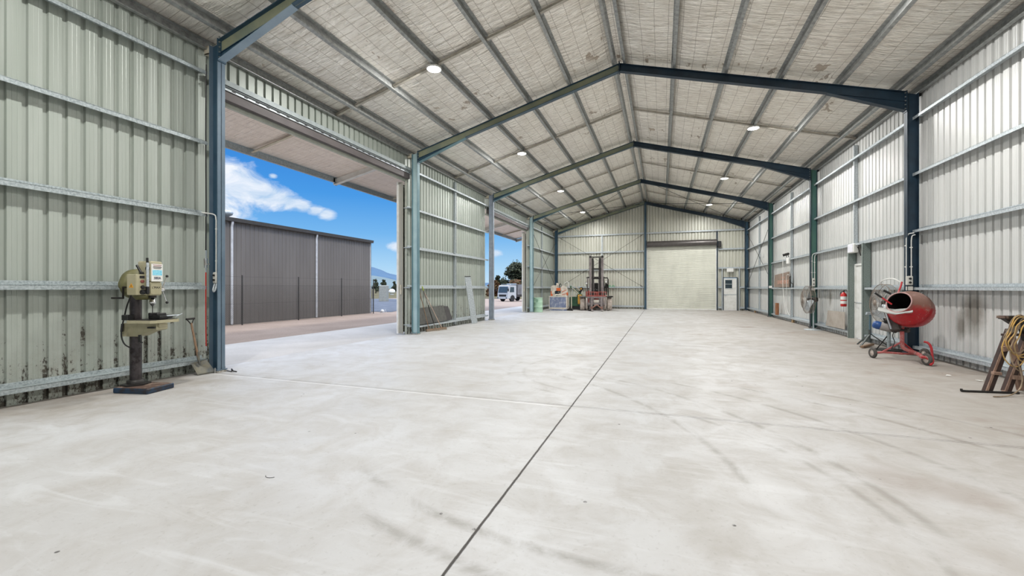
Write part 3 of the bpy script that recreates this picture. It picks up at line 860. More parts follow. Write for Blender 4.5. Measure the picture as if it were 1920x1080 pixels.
for k in range(2, 8):
    Y = YF[k]
    m = MB()
    m.prism([(CX0, 4.93), (CX1, 4.93+.225*(CX1-CX0)), (CX1, zc(CX1)-.02), (CX0, zc(CX0)-.02)], 'y', Y+.06, Y+.072)
    m.prism([(CX0, 4.93), (CX1, 4.93+.225*(CX1-CX0)), (CX1, 4.945+.225*(CX1-CX0)), (CX0, 4.945)], 'y', Y, Y+.134)
    m.box(CX0-.012, CX0, Y-.01, Y+.144, 4.92, 5.16)
    m.build('outrigger', M_WHITE, ct, world=True)
    m = MB(); ym = Y+3.2
    if k < 7:
        m.prism([(CX0+.07, zc(CX0)-.10), (CX1-.1, zc(CX1)-.13), (CX1-.1, zc(CX1)-.12), (CX0+.07, zc(CX0)-.09)], 'y', ym, ym+.07)
        m.prism([(CX0+.07, zc(CX0)-.10), (CX1-.1, zc(CX1)-.13), (CX1-.1, zc(CX1)-.05), (CX0+.07, zc(CX0)-.03)], 'y', ym+.064, ym+.07)
        m.build('bridging', M_CREAM, ct, world=True)

# ------------------------------------------------------------------ outside ground
def ground_mat(name, a, b, c, s1=1.5, s2=25, rough=.9, spk=.3):
    m, t, bs = new_mat(name); oc = t.add('ShaderNodeTexCoord').outputs['Object']
    n1 = t.noise(oc, s1, 6, .6, .4); n2 = t.noise(oc, s2, 5, .75)
    col = t.mix(t.ramp(n1, .38, .65), a, b); col = t.mix(t.math('MULTIPLY', t.ramp(n2, .5, .7), spk), col, c)
    t.plug(col, bs.inputs['Base Color']); bs.inputs['Roughness'].default_value = rough
    t.plug(t.bump(n2, .4, .02), bs.inputs['Normal']); return m
M_APRON = ground_mat('apron concrete', c255(192, 189, 186), c255(178, 175, 171), c255(140, 136, 130), .8, 12, .8, .25)
M_GRAVEL = ground_mat('packed gravel', c255(148, 132, 121), c255(134, 118, 107), c255(92, 78, 68), .5, 18, .95, .45)
M_ASPH = ground_mat('asphalt', c255(58, 64, 76), c255(72, 78, 88), c255(130, 134, 142), .12, .9, .7, .5)  # pale patches are light reflections painted into the asphalt colour
M_FIELD = ground_mat('dry pasture', c255(86, 80, 42), c255(70, 60, 42), c255(104, 92, 56), .05, .5, 1, .5)
mb = MB(); mb.box(-10.55, WL-.125, -8, 34, -.15, -.004); struct('concrete_apron', mb, M_APRON)
mb = MB()
def gz_(y): return -.03 - .0095*max(0, y-30)
ysg = [-30, 0, 30, 34, 40, 50, 60, 66]
vs = [(x, y, gz_(y)) for y in ysg for x in (-44, 40)]
mb.add(vs, [(2*i, 2*i+1, 2*i+3, 2*i+2) for i in range(len(ysg)-1)]); struct('gravel_yard', mb, M_GRAVEL)
mb = MB(); zt_ = lambda y: gz_(y)+.012
vs = [(-42, 21.3, zt_(21.3)), (-15.6, 22.2, zt_(22.2)), (-18.5, 30, zt_(30)), (-42, 30, zt_(30)), (-25.5, 44, zt_(44)), (-43.5, 44, zt_(44)), (-34, 58, zt_(58)), (-43.8, 58, zt_(58))]
mb.add(vs, [(0, 1, 2, 3), (3, 2, 4, 5), (5, 4, 6, 7)]); struct('asphalt_yard', mb, M_ASPH)
mb = MB()
vs = [(-700, -200, -.42), (300, -200, -.42), (300, 700, -.42), (-700, 700, -.42), (-4000, 5200, -8), (1500, 5200, -8), (-4000, -200, -8)]
mb.add(vs, [(0, 1, 2, 3), (3, 2, 5, 4), (0, 3, 4, 6)]); struct('field', mb, M_FIELD)

# ------------------------------------------------------------------ hills
def hill_mat(name, a, b):
    m, t, bs = new_mat(name); oc = t.add('ShaderNodeTexCoord').outputs['Object']
    n1 = t.noise(oc, .004, 8, .65); t.plug(t.mix(t.ramp(n1, .4, .6), a, b), bs.inputs['Base Color']); bs.inputs['Roughness'].default_value = 1; return m
def hills(name, mat, dist, prof, depth):
    """range of hills: prof = (pixel column, pixel row) crest, built at its distance with real depth and a lumpy surface"""
    mb = MB(); N = 90; rows = 14; u0, u1 = prof[0][0], prof[-1][0]; vs = []
    for j in range(rows+1):
        f = j/rows; d = dist + depth*f
        sh = math.sin(math.pi*min(1, f*1.0))**.8 if f > 0 else 0
        for i in range(N+1):
            u = u0+(u1-u0)*i/N
            for (a, b) in zip(prof, prof[1:]):
                if a[0] <= u <= b[0]: v = a[1]+(b[1]-a[1])*(u-a[0])/(b[0]-a[0]); break
            k = (u-960)/799.3
            dc = dist+depth*.5
            H = (539.8-v)/799.3*dc
            X = (-CAMS+k*CAMC)*d; Y = (CAMC+k*CAMS)*d
            z = H*sh*(1+.22*(noise.noise(Vector((X*.0035, Y*.0035, 1))))*(1 if j != rows//2 else .25)) - 8
            vs.append((X, Y, z))
    n = N+1
    mb.add(vs, [(j*n+i, j*n+i+1, (j+1)*n+i+1, (j+1)*n+i) for j in range(rows) for i in range(N)], True)
    return struct(name, mb, mat)
hills('far_hills', hill_mat('far blue range', c255(52, 80, 106), c255(64, 92, 118)), 3600, [(480, 520), (600, 506), (680, 500), (700, 499), (715, 503), (728, 510), (745, 514), (800, 520), (880, 530), (925, 528), (950, 523), (980, 526), (1060, 534)], 1500)
hills('near_hills', hill_mat('near grey green range', c255(98, 114, 120), c255(84, 100, 102)), 1500, [(480, 530), (620, 520), (700, 512), (725, 517), (745, 522), (820, 530), (925, 531), (960, 529), (1060, 536)], 700)

# ------------------------------------------------------------------ trees
M_LEAF = pm('dark evergreen foliage', c255(34, 42, 28), .9, 0, c255(56, 60, 36), 3)
M_LEAF2 = pm('brown shrub foliage', c255(98, 62, 38), .95, 0, c255(70, 62, 34), 1)
M_BARK = pm('bark', c255(92, 76, 60), .95)
def tree(loc, h, wd, label, mat, seed, blobs=16, name='tree', group=None, low=.25):
    rnd = random.Random(seed)
    t = thing(name, label, 'tree' if name == 'tree' else 'shrub', loc, rnd.uniform(0, 6), group)
    m = MB(); m.tube([(0, 0, -.3), (.05*h*rnd.uniform(-1, 1), 0, h*.3), (.05*h*rnd.uniform(-1, 1), .03*h, h*.75)], [h*.04, h*.03, h*.012], 8)
    for k in range(5):
        a = rnd.uniform(0, 6.28); m.tube([(0, 0, h*(.2+.08*k)), (math.cos(a)*wd*.3, math.sin(a)*wd*.3, h*(.4+.09*k))], [h*.014, h*.005], 5)
    m.build('trunk', M_BARK, t)
    m = MB()
    for k in range(blobs):
        f = rnd.random(); a = rnd.uniform(0, 6.28); zz_ = h*(low+(.92-low)*f); rr = wd*.5*(1-.75*f)*rnd.uniform(.2, .8)
        cx, cy = math.cos(a)*rr, math.sin(a)*rr; br = wd*rnd.uniform(.14, .26)*(1-.35*f)
        for q in range(90):
            v = Vector((rnd.gauss(0, 1), rnd.gauss(0, 1), rnd.gauss(0, .7))).normalized()*br*rnd.uniform(.55, 1.08)
            p = Vector((cx, cy, zz_))+v; s_ = wd*.035*rnd.uniform(.6, 1.5)
            e1 = Vector((rnd.gauss(0, 1), rnd.gauss(0, 1), rnd.gauss(0, 1))).normalized()*s_; e2 = e1.orthogonal().normalized()*s_
            m.add([p-e1, p+e2, p+e1, p-e2], [(0, 1, 2, 3)])
        m.sphere((cx, cy, zz_), br*.72, 8, (1, 1, .8))
    m.build('foliage', mat, t)
    return t
tree((-93.6, 124.0, -.4), 4.9, 3.6, 'dark bushy tree left of the group, seen beyond the grey shed corner', M_LEAF, 1, group='far trees')
tree((-91.0, 125.0, -.4), 5.3, 3.4, 'dark tree just right of the grey shed corner, taller than its neighbour', M_LEAF, 2, group='far trees')
tree((-87.5, 126.2, -.4), 4.3, 3.2, 'low dark tree nearest the parked sliding door, behind the field', M_LEAF, 3, group='far trees')
tree((-35.4, 104, -.6), 8.6, 9.0, 'large leaning conifer behind the truck, tallest tree in the far opening', M_LEAF, 4, 26, group='trees behind the truck', low=.35)
tree((-40.2, 103, -.6), 5.4, 4.5, 'smaller dark tree left of the large conifer behind the truck', M_LEAF, 5, group='trees behind the truck')
for k, (x_, y_, w_, h_, lb) in enumerate(((-36, 90, 6, 3.6, 'russet shrub belt section behind the truck cab'), (-31.5, 91, 6, 4.0, 'russet shrub behind the truck body'), (-27, 93, 6, 4.2, 'russet shrub right of the others behind the truck'), (-39.5, 85, 4, 3.0, 'greenish low shrub left of the truck cab'))):
    tree((x_, y_, -.6), h_, w_, lb, M_LEAF2, 20+k, 14, 'shrub', 'shrubs behind the truck', .1)

# ------------------------------------------------------------------ grey neighbouring shed
M_GREYW = pm('grey ribbed cladding', c255(114, 110, 107), .55, .1, c255(106, 102, 99), 1, stretch=(1, 1, .2))
M_GREYT = pm('charcoal gutter', c255(70, 68, 66), .5)
M_DPIPE = pm('pale downpipe', c255(190, 192, 196), .5)
NX, NY0, NY1, NH = -16.2, 2.0, 20.98, 4.12
t = thing('neighbouring_shed', 'long grey ribbed metal shed outside across the gravel', 'shed', (NX-6, 11.5, -.03))
m = MB(); sheet(m, 'y', NX, 1, NY0, NY1, -.03, NH+.02, pitch=.20, deep=.020); m.build('wall', M_GREYW, t, world=True)
m = MB(); rt = lambda x: NH+.02+.12*(NX-x) if x > NX-6 else NH+.02+.12*6-.12*(NX-6-x)
sheet(m, 'x', NY1, 1, NX-12, NX, -.03, rt, pitch=.20); m.build('end_wall', M_GREYW, t, world=True)
m = MB()
for xa, xb in ((NX-12.1, NX-6), (NX-6, NX+.08)):
    m.prism([(xa, rt(xa)), (xb, rt(xb)), (xb, rt(xb)+.05), (xa, rt(xa)+.05)], 'y', NY0, NY1+.1)
m.build('roof', M_GREYT, t, world=True)
m = MB(); m.prism([(NX+.02, NH-.02), (NX+.14, NH-.02), (NX+.16, NH+.13), (NX+.14, NH+.13), (NX+.13, NH), (NX+.02, NH+.0)], 'y', NY0, NY1+.1); m.build('gutter', M_GREYT, t, world=True)
for yy in (12.34, 16.76, 7.9):
    m = MB(); m.tube(spline([(NX+.08, yy, NH), (NX+.08, yy, NH-.10), (NX+.05, yy, NH-.22), (NX+.05, yy, NH-.4)], 4)+[Vector((NX+.05, yy, 0))], .048, 10); m.build('downpipe', M_DPIPE, t, world=True)
m = MB(); m.box(NX, NX+.03, NY1-.05, NY1+.03, -.03, NH); m.box(NX-.05, NX+.03, NY1+.0, NY1+.03, -.03, NH); m.build('corner_flashing', M_DPIPE, t, world=True)
m = MB(); m.lathe([(.10, 0), (.10, .18), (.16, .19), (.28, .26), (.31, .35), (.22, .43), (0, .46)], 18, (NX-.9, 12.75, NH+.12)); m.build('roof_vent', M_GALV, t, world=True)

# chain-link fence in front of it
M_WIRE = pm('fence wire', c255(62, 61, 60), .6, .1)
FX = -15.78
t = thing('chain_link_fence', 'chain-link fence with thin steel posts in front of the grey shed', 'fence', (FX, 13.5, -.03))
for yy in (6.9, 9.69, 12.49, 15.29, 18.09, 20.7):
    m = MB(); m.cyl((FX, yy, -.03), (FX, yy, 1.96), .026, 8); m.build('post', M_WIRE, t, world=True)
for z_, nmw in ((1.90, 'barbed_wire'), (1.56, 'top_wire'), (.82, 'middle_wire'), (.06, 'bottom_wire')):
    m = MB(); m.tube([(FX+.03, 6.9+.69*k, z_+.008*math.sin(k*2.1)) for k in range(21)], .0045, 4); m.build(nmw, M_WIRE, t, world=True)
m = MB(); y0f, y1f, zt0, zb0 = 6.9, 20.7, 1.56, .04; hh = zt0-zb0; pt = .075
n_ = int((y1f-y0f)/pt); r_ = .0024
for k in range(-int(hh/pt)-1, n_+1):
    ya = y0f+k*pt
    for sgn in (1, -1):
        p = [(ya, zb0), (ya+hh, zt0)] if sgn > 0 else [(ya, zt0), (ya+hh, zb0)]
        (a, za), (b, zb_) = p
        if a < y0f: za += (zb_-za)*(y0f-a)/(b-a); a = y0f
        if b > y1f: zb_ = za+(zb_-za)*(y1f-a)/(b-a); b = y1f
        if b-a > .02: m.tube([(FX+.028*0+.03+.001*sgn, a, za), (FX+.03+.001*sgn, b, zb_)], r_, 3, caps=False)
m.build('wire_mesh', M_WIRE, t, world=True)

# small things in the field beyond
M_TANK = pm('pale tank cladding', c255(150, 150, 142), .6)
m = MB(); m.cbox((0, 0, .95), (.84, 1.1, 1.95), None, .05)
for k in range(6): m.box(-.40, .40, -.56, -.545, .2+.3*k, .22+.3*k)
o = m.build('utility_cabinet', M_TANK); o.location = (-31.5, 43.3, -.15); o.rotation_euler = (0, 0, .3)
tag(o, 'pale box-shaped cabinet standing on the asphalt beyond the grey shed corner', 'cabinet')
t = thing('pasture_fence', 'thin post and wire fence along the far edge of the asphalt', 'fence', (-42, 62, -.4))
for k in range(7):
    m = MB(); m.cyl((-50+2.6*k, 62, -.4), (-50+2.6*k, 62, 1.15), .04, 6); m.build('post', M_WIRE, t, world=True)
for z_ in (.2, .65, 1.1):
    m = MB(); m.tube([(-50, 62, z_), (-34.4, 62, z_)], .012, 4); m.build('wire', M_WIRE, t, world=True)
m = MB(); m.sphere((0, 0, .8), .9, 14, (1, 1, .85)); m.cyl((0, 0, -.1), (0, 0, .4), .5, 12)
o = m.build('water_tank', M_WHITE); o.location = (-71.5, 102, -.35); tag(o, 'small white round tank in the field beyond the yard', 'tank')
m = MB(); m.sphere((0, 0, .16), .2, 10, (1, 1, .9)); m.tube([(0, .0, .1), (.3, .1, .3), (.3, .2, .02)], .03, 6); m.box(-.2, .2, -.15, .15, 0, .1)
o = m.build('tap_cover', M_DPIPE); o.scale = (.6, .6, .6); o.location = (-15.75, 21.5, -.03); tag(o, 'small white pump cover on the ground at the grey shed corner', 'pump cover')

# ------------------------------------------------------------------ truck in the yard
M_TRUCKW = pm('white truck paint', c255(176, 180, 184), .4); M_GLASS = pm('dark glass', c255(60, 74, 82), .1, .1)
M_TRAY = pm('grey truck body', c255(120, 120, 124), .5, .2, c255(100, 98, 98), 1.5); M_TYRE = pm('rubber tyre', c255(36, 36, 38), .8)
ta = math.atan2(-.40, -.91)  # unused heading helper
t = thing('truck', 'small white cab-over truck with a grey box body parked beyond the far opening', 'truck', (-18.35, 48.9, -.215), -.40)
# local: front faces -y
m = MB(); m.prism([(0, .38), (0, .95), (.22, 1.92), (.40, 2.0), (1.55, 2.0), (1.55, .38)], 'x', -.86, .86); m.build('cab', M_TRUCKW, t)
m = MB(); m.prism([(-.012, 1.10), (.185, 1.84), (.20, 1.84), (.01, 1.10)], 'x', -.74, .74); m.build('windscreen', M_GLASS, t)
m = MB(); m.prism([(.35, 1.15), (.45, 1.78), (1.15, 1.78), (1.15, 1.15)], 'x', .855, .872); m.build('side_window', M_GLASS, t)
m = MB(); m.box(-.60, .60, -.02, .0, .62, .86); m.build('grille', M_DARK, t)
m = MB(); m.box(-.88, .88, -.10, .05, .34, .56); m.build('bumper', M_TRUCKW, t)
for sx_ in (-1, 1):
    m = MB(); m.box(sx_*.72-.11, sx_*.72+.11, -.115, -.09, .40, .52); m.build('headlamp', M_GLASS, t)
    m = MB(); m.tube([(sx_*.86, .1, 1.75), (sx_*1.02, -.05, 1.72), (sx_*1.02, -.05, 1.4)], .015, 6); m.box(sx_*1.02-.08, sx_*1.02+.08, -.10, -.06, 1.25, 1.6); m.build('mirror', M_BLACK, t)
    for yy in (.85, 3.6):
        m = MB(); m.cyl((sx_*.88, yy, .40), (sx_*.66, yy, .40), .40, 20); m.build('wheel', M_TYRE, t)
m = MB(); m.box(-.95, .95, 1.72, 5.4, .85, 2.12); m.box(-.45, .45, 1.5, 5.2, .55, .85); m.build('box_body', M_TRAY, t)
m = MB(); m.box(-.8, .8, 1.6, 1.66, 2.1, 2.22); m.tube([(-.8, .6, 2.0), (-.8, .6, 2.12), (.8, .6, 2.12), (.8, .6, 2.0)], .02, 6); m.build('roof_rack', M_GALV, t)

# ------------------------------------------------------------------ roller door in the back wall
M_SLAT = pm('roller door curtain', c255(218, 218, 206), .45, .1, c255(206, 206, 194), 1.5, stretch=(1, 1, .5))
t = thing('roller_door', 'closed pale roller door with dark drum in the back wall', 'roller door', ((RX0+RX1)/2, YB-.10, 0))
m = MB(); prof = []; z = .06; yk = YB-.06
while z < 4.30:
    prof += [(yk, z), (yk-.014, z+.012), (yk-.014, z+.060), (yk, z+.072)]; z += .095
vs = [(x, y, z_) for (y, z_) in prof for x in (RX0-.02, RX1+.02)]
m.add(vs, [(2*i, 2*i+1, 2*i+3, 2*i+2) for i in range(len(prof)-1)])
m.build('curtain', M_SLAT, t, world=True)
m = MB(); m.box(RX0, RX1, YB-.11, YB-.05, .0, .07); m.build('bottom_rail', M_WHITE, t, world=True)
for x_ in (RX0-.03, RX1+.03):
    m = MB(); m.box(x_-.035, x_+.035, YB-.12, YB-.03, 0, 4.35); m.build('guide', M_WHITE, t, world=True)
m = MB(); m.cyl((RX0-.02, YB-.32, 4.42), (RX1+.02, YB-.32, 4.42), .20, 28)
for k in range(5):
    xx = RX0+.3+k*.9; m.lathe([(.20, 0), (.203, .003), (.203, .02), (.20, .023)], 28, (xx, YB-.32, 4.42), (1, 0, 0))
m.build('drum', pm('dark steel drum', c255(92, 88, 86), .35, .4), t, world=True)
for x_ in (RX0-.06, RX1+.06):
    m = MB(); m.box(x_-.012, x_+.012, YB-.5, YB-.02, 4.20, 4.68); m.build('end_bracket', M_NAVY, t, world=True)
m = MB(); m.cbox((RX1+.20, YB-.25, 4.30), (.2, .2, .38), None, .02); m.build('motor', M_BLACK, t, world=True)

# personnel doors
t = thing('door_1', None, None, (BX0, YB-.02, 0)); 
for k in ('label', 'category'): del t[k]
t['kind'] = 'structure'
m = MB(); m.box(BX0+.03, BX1-.03, YB-.06, YB-.02, .02, BZ-.02); m.build('door_leaf', M_WHITE, t, world=True)
m = MB(); m.box(BX0+.12, BX1-.30, YB-.065, YB-.058, 1.42, 1.98); m.build('window_pane', M_GLASS, t, world=True)
for z_ in (1.42, 1.70, 1.98):
    m = MB(); m.box(BX0+.10, BX1-.28, YB-.085, YB-.06, z_-.015, z_+.015); m.build('window_bar', M_GALV, t, world=True)
m = MB(); m.box(BX0+.03, BX1-.03, YB-.075, YB-.06, 1.0, 1.04); m.cyl((BX0+.10, YB-.06, .98), (BX0+.10, YB-.13, .98), .02, 10); m.bar((BX0+.10, YB-.12, .98), (BX0+.22, YB-.12, .98), .02, .02); m.build('door_handle', M_GALV, t, world=True)
m = MB(); m.box(BX0-.02, BX0+.02, YB-.10, YB, 0, BZ+.04); m.box(BX1-.02, BX1+.02, YB-.10, YB, 0, BZ+.04); m.box(BX0-.02, BX1+.02, YB-.10, YB, BZ, BZ+.04); m.build('door_frame', M_NAVY, t, world=True)
for x_, lb in ((3.70, 'left of'), (4.70, 'right of')):
    upright('door_post', x_, x_+.07, YB-.14, YB-.02, 0, 2.74, M_GALV, 'galvanised upright %s the personnel door in the back wall' % lb, 'post', 'back door posts')
t = thing('door_2', None, None, (WR, DY0, 0))
for k in ('label', 'category'): del t[k]
t['kind'] = 'structure'
m = MB(); m.box(WR-.03, WR+.015, DY0+.03, DY1-.03, .03, DZ-.03); m.build('door_leaf', M_WHITE, t, world=True)
m = MB(); m.box(WR-.06, WR+.03, DY1-.03, DY1+.02, 0, DZ+.02); m.box(WR-.06, WR+.03, DY0-.02, DY0+.03, 0, DZ+.02); m.box(WR-.06, WR+.03, DY0, DY1, DZ-.03, DZ+.02); m.build('door_frame', M_WHITE, t, world=True)
m = MB(); m.box(WR-.04, WR-.028, DY0+.03, DY1-.03, 1.02, 1.04); m.build('mid_rail', M_GALV, t, world=True)
m = MB(); m.cyl((WR-.03, DY1-.10, 1.04), (WR-.11, DY1-.10, 1.04), .014, 8); m.tube([(WR-.11, DY1-.10, 1.04), (WR-.11, DY1-.22, 1.04)], .011, 8); m.build('door_handle', M_CHROME, t, world=True)
m = MB(); m.add([(WR-.034, DY0+.10, .05), (WR-.034, DY0+.30, .05), (WR-.034, DY0+.38, .30), (WR-.034, DY0+.10, .26), (WR-.030, DY0+.10, .05), (WR-.030, DY0+.30, .05), (WR-.030, DY0+.38, .30), (WR-.030, DY0+.10, .26)], [(0, 1, 2, 3), (7, 6, 5, 4), (0, 4, 5, 1), (1, 5, 6, 2), (2, 6, 7, 3), (3, 7, 4, 0)])
m.build('green_sticker', pm('green sticker', c255(60, 180, 110), .5), t, world=True)
for y_, lb, x0 in ((14.87, 'far', 5.12), (13.95, 'near', 5.12)):
    m = MB(); m.box(x0, x0+.006, y_-.0, y_+.09, 0, 2.66); m.box(x0, WR-.01, y_, y_+.006, 0, 2.66); m.box(WR-.016, WR-.01, y_, y_+.07, 0, 2.66)
    o = m.build('door_post', pm('spangled door post', c255(140, 150, 146), .5, .3, c255(104, 116, 110), 60, .42, .62), origin=(x0+.1, y_, 0)); tag(o, 'spangled galvanised post on the %s side of the right wall door' % lb, 'post', 'side door posts')

# exit light boxes
t = thing('exit_light', 'white box light fixed above the side door in the right wall', 'exit light', (5.14, 14.75, 2.44))
m = MB(); m.cbox((5.16, 14.70, 2.58), (.13, .40, .26), None, .02); m.build('case', M_WHITE, t, world=True)
m = MB(); m.box(5.09, 5.095, 14.53, 14.87, 2.47, 2.69); m.build('diffuser', pm('opal diffuser', c255(232, 232, 240), .3), t, world=True)
m = MB(); m.tube([(5.2, 14.5, 2.6), (5.22, 14.45, 2.5), (5.24, 14.42, 2.35)], .012, 6); m.build('cable', M_DARK, t, world=True)
t = thing('exit_light', 'white box light on the back wall above the personnel door', 'exit light', (4.19, YB-.2, 2.48))
m = MB(); m.cbox((4.19, YB-.2, 2.60), (.40, .09, .24), None, .015); m.build('case', M_WHITE, t, world=True)
m = MB(); m.box(4.03, 4.35, YB-.252, YB-.247, 2.51, 2.69); m.build('diffuser', M_WHITE, t, world=True)

# emergency twin spot light, conduit drop, hanging cables
t = thing('emergency_light', 'white twin-head emergency light on the right wall girt above the brown board', 'emergency light', (5.16, 21.2, 2.5))
m = MB(); m.cbox((5.15, 21.2, 2.62), (.10, .34, .28), None, .02); m.build('case', M_WHITE, t, world=True)
for dy in (-.12, .12):
    m = MB(); m.tube([(5.13, 21.2+dy, 2.75), (5.10, 21.2+dy*1.4, 2.86)], .012, 6); m.sphere((5.08, 21.2+dy*1.9, 2.90), .055, 10); m.cyl((5.08, 21.2+dy*1.9, 2.90), (5.0, 21.2+dy*2.1, 2.87), .05, 12, .06); m.build('lamp_head', M_DARK, t, world=True)
m = MB(); m.tube(spline([(5.2, 21.8, 2.70), (5.14, 21.9, 2.74), (5.12, 21.94, 2.66), (5.12, 21.94, 2.2), (5.12, 21.94, 1.5), (5.13, 21.8, .9), (5.14, 21.6, .45), (5.14, 21.5, .3)], 6), .012, 6)
tag(m.build('hanging_cable', M_WHITE, origin=(5.12, 21.94, .3)), 'white cable dropping from the girt in front of the brown board', 'cable', 'hanging cables')
m = MB(); m.tube(spline([(5.14, 21.0, 2.0), (5.08, 21.1, 2.02), (5.10, 21.3, 1.9), (5.12, 21.35, 1.4), (5.11, 21.45, .9), (5.12, 21.3, .5), (5.14, 21.0, .28)], 6), .010, 6)
tag(m.build('hanging_cable', M_WHITE, origin=(5.12, 21.3, .3)), 'thin white lead looped right of the straight cable on the right wall', 'cable', 'hanging cables')
m = MB(); m.tube(spline([(5.16, 20.6, 1.47), (5.16, 20.6, 1.62), (5.08, 20.65, 1.7), (5.08, 20.6, 1.88), (5.12, 20.75, 1.95), (5.1, 20.9, 1.85)], 6), .014, 6)
tag(m.build('wire_hook', M_DARK, origin=(5.12, 20.7, 1.6)), 'dark bent hook hung on the girt right of the brown board', 'hook')

M_BOARD = pm('brown painted board', c255(140, 122, 108), .8, 0, c255(124, 108, 96), 3)
t = thing('brown_board', 'brown board with faded reddish print standing on the right wall girt', 'board', (5.13, 22.2, 1.48))
m = MB(); m.prism([(21.0, 1.49), (23.55, 1.49), (23.4, 2.07), (21.0, 2.15)], 'x', 5.125, 5.143); m.build('panel', M_BOARD, t, world=True)
m = MB(); m.box(5.122, 5.125, 21.1, 22.9, 1.64, 1.80); m.build('faded_print', pm('faded reddish print', c255(186, 142, 124), .8, 0, c255(150, 120, 104), 9, .45, .5), t, world=True)
m = MB(); m.box(5.122, 5.125, 21.7, 22.3, 1.86, 1.96); m.build('faded_print', pm('faded reddish print', c255(186, 142, 124)), t, world=True)

m = MB(); m.cbox((5.12, 22.98, .47), (.12, .20, .55), Matrix.Rotation(.03, 3, 'X'), .006)
tag(m.build('timber_block', pm('orange timber', c255(160, 108, 74), .8, 0, c255(110, 74, 50), 5, stretch=(4, 4, .6)), origin=(5.12, 22.98, .2)), 'orange-brown timber off-cut standing upright on the lowest right wall girt', 'timber')
for y_, lb in ((20.75, 'under the hanging cables'), (28.4, 'in the end bay')):
    m = MB(); m.box(5.17, 5.25, y_-.08, y_+.08, .002, .13 if y_ < 25 else .15)
    tag(m.build('packing_block', pm('packing timber', c255(176, 148, 112), .8), origin=(5.21, y_, 0)), 'small timber packer at the foot of the right wall, ' + lb, 'packer', 'packing blocks')

# fire extinguisher
M_RED = pm('extinguisher red', c255(200, 40, 38), .3)
t = thing('fire_extinguisher', 'red fire extinguisher hung on the right wall left of the side door', 'fire extinguisher', (5.12, 15.24, .90))
m = MB(); m.lathe([(0, 0), (.070, 0), (.078, .02), (.078, .34), (.060, .39), (.025, .41), (.022, .43), (0, .43)], 20); m.build('cylinder', M_RED, t)
m = MB(); m.lathe([(.0795, .08), (.0795, .17)], 20); m.lathe([(.0795, .20), (.0795, .30)], 20); m.build('paper_label', M_WHITE, t)
m = MB(); m.cyl((0, 0, .42), (0, 0, .46), .02, 10); m.bar((0, .03, .46), (0, -.12, .49), .02, .012); m.bar((0, .03, .45), (0, -.10, .44), .02, .01); m.build('valve_handle', M_BLACK, t)
m = MB(); m.tube(spline([(0, .02, .45), (-.04, .08, .42), (-.05, .10, .30), (-.04, .09, .15), (-.03, .085, .06)], 6), .011, 8); m.build('hose', M_BLACK, t)
m = MB(); m.box(.07, .10, -.04, .04, .30, .46); m.build('bracket', M_GALV, t)

# board leaning on the bottom girt
m = MB(); pts = [(15.16, .22), (16.72, .22), (16.60, .45), (16.52, .72), (15.16, .74)]
m.prism(pts, 'x', 5.118, 5.130)
tag(m.build('cement_board', pm('grey brown sheet', c255(176, 168, 158), .85, 0, c255(162, 152, 140), 4), origin=(5.12, 15.9, .22)), 'grey-brown sheet with one curved edge leaning under the fire extinguisher', 'sheet')

# power outlets and conduits on columns
M_SWITCH = pm('grey switch plastic', c255(206, 204, 196), .4)
def outlet(x, y, z0, z1, w_, label, conduits, yc=None, arc_to=None):
    t = thing('power_outlet', label, 'power outlet', (x, y, z0), 0, 'column power outlets')
    m = MB(); m.cbox((x, y-.03, (z0+z1)/2), (w_, .07, z1-z0), None, .012); m.build('outlet_case', M_SWITCH, t, world=True)
    for zf in (.72, .3):
        m = MB(); m.cyl((x, y-.065, z0+(z1-z0)*zf), (x, y-.085, z0+(z1-z0)*zf), w_*.20, 14); m.build('socket_cap', M_BLACK if zf > .5 else M_DARK, t, world=True)
    for (cx, ztop, ex, ey) in conduits:
        m = MB(); m.tube([(cx, y-.02, z1-.02), (cx, y-.02, ztop-.12)] + spline([(cx, y-.02, ztop-.10), (cx+(ex-cx)*.3, y-.02, ztop), (ex, ey, ztop+.02)], 6), .011, 8)
        for zz_ in (z1+.2, ztop-.25): m.cbox((cx, y-.012, zz_), (.05, .02, .02))
        m.build('conduit', M_WHITE, t, world=True)
    return t
t = outlet(5.075, YF[4]+.055, 1.51, 1.71, .11, 'grey power outlet on the navy column behind the cement mixer', [(5.03, 2.62, 5.15, YF[4]+.0), (5.115, 2.58, 5.17, YF[4]+.0)])
m = MB(); m.cbox((5.08, YF[4]+.03, 1.44), (.11, .06, .09), None, .008); m.build('junction_box', M_SWITCH, t, world=True)
t = outlet(5.12, YF[5]+.055, 1.50, 1.80, .10, 'grey power outlet on the green column above the far fan', [(5.16, 2.62, 5.22, YF[5]), (5.08, 2.66, 5.2, YF[5])])
m = MB(); m.cbox((5.12, YF[5]+.03, 1.41), (.12, .06, .10), None, .008); m.build('junction_box', M_SWITCH, t, world=True)
t = thing('junction_box', 'small white box on the green column in front of the end bay', 'junction box', (5.12, YF[6]+.04, 1.44))
m = MB(); m.cbox((5.12, YF[6]+.04, 1.50), (.16, .06, .12), None, .008); m.build('box_case', M_WHITE, t, world=True)
m = MB(); m.tube([(5.19, YF[6]+.03, 1.56), (5.19, YF[6]+.03, 2.5)]+spline([(5.19, YF[6]+.03, 2.52), (5.21, YF[6]+.02, 2.62), (5.28, YF[6], 2.64)], 5), .010, 8); m.build('conduit', M_WHITE, t, world=True)
t = outlet(-7.235, YF[3]+.055, 1.53, 1.72, .09, 'grey power outlet on the blue column beside the shovel', [(-7.25, 2.72, -7.42, YF[3]-.1)])
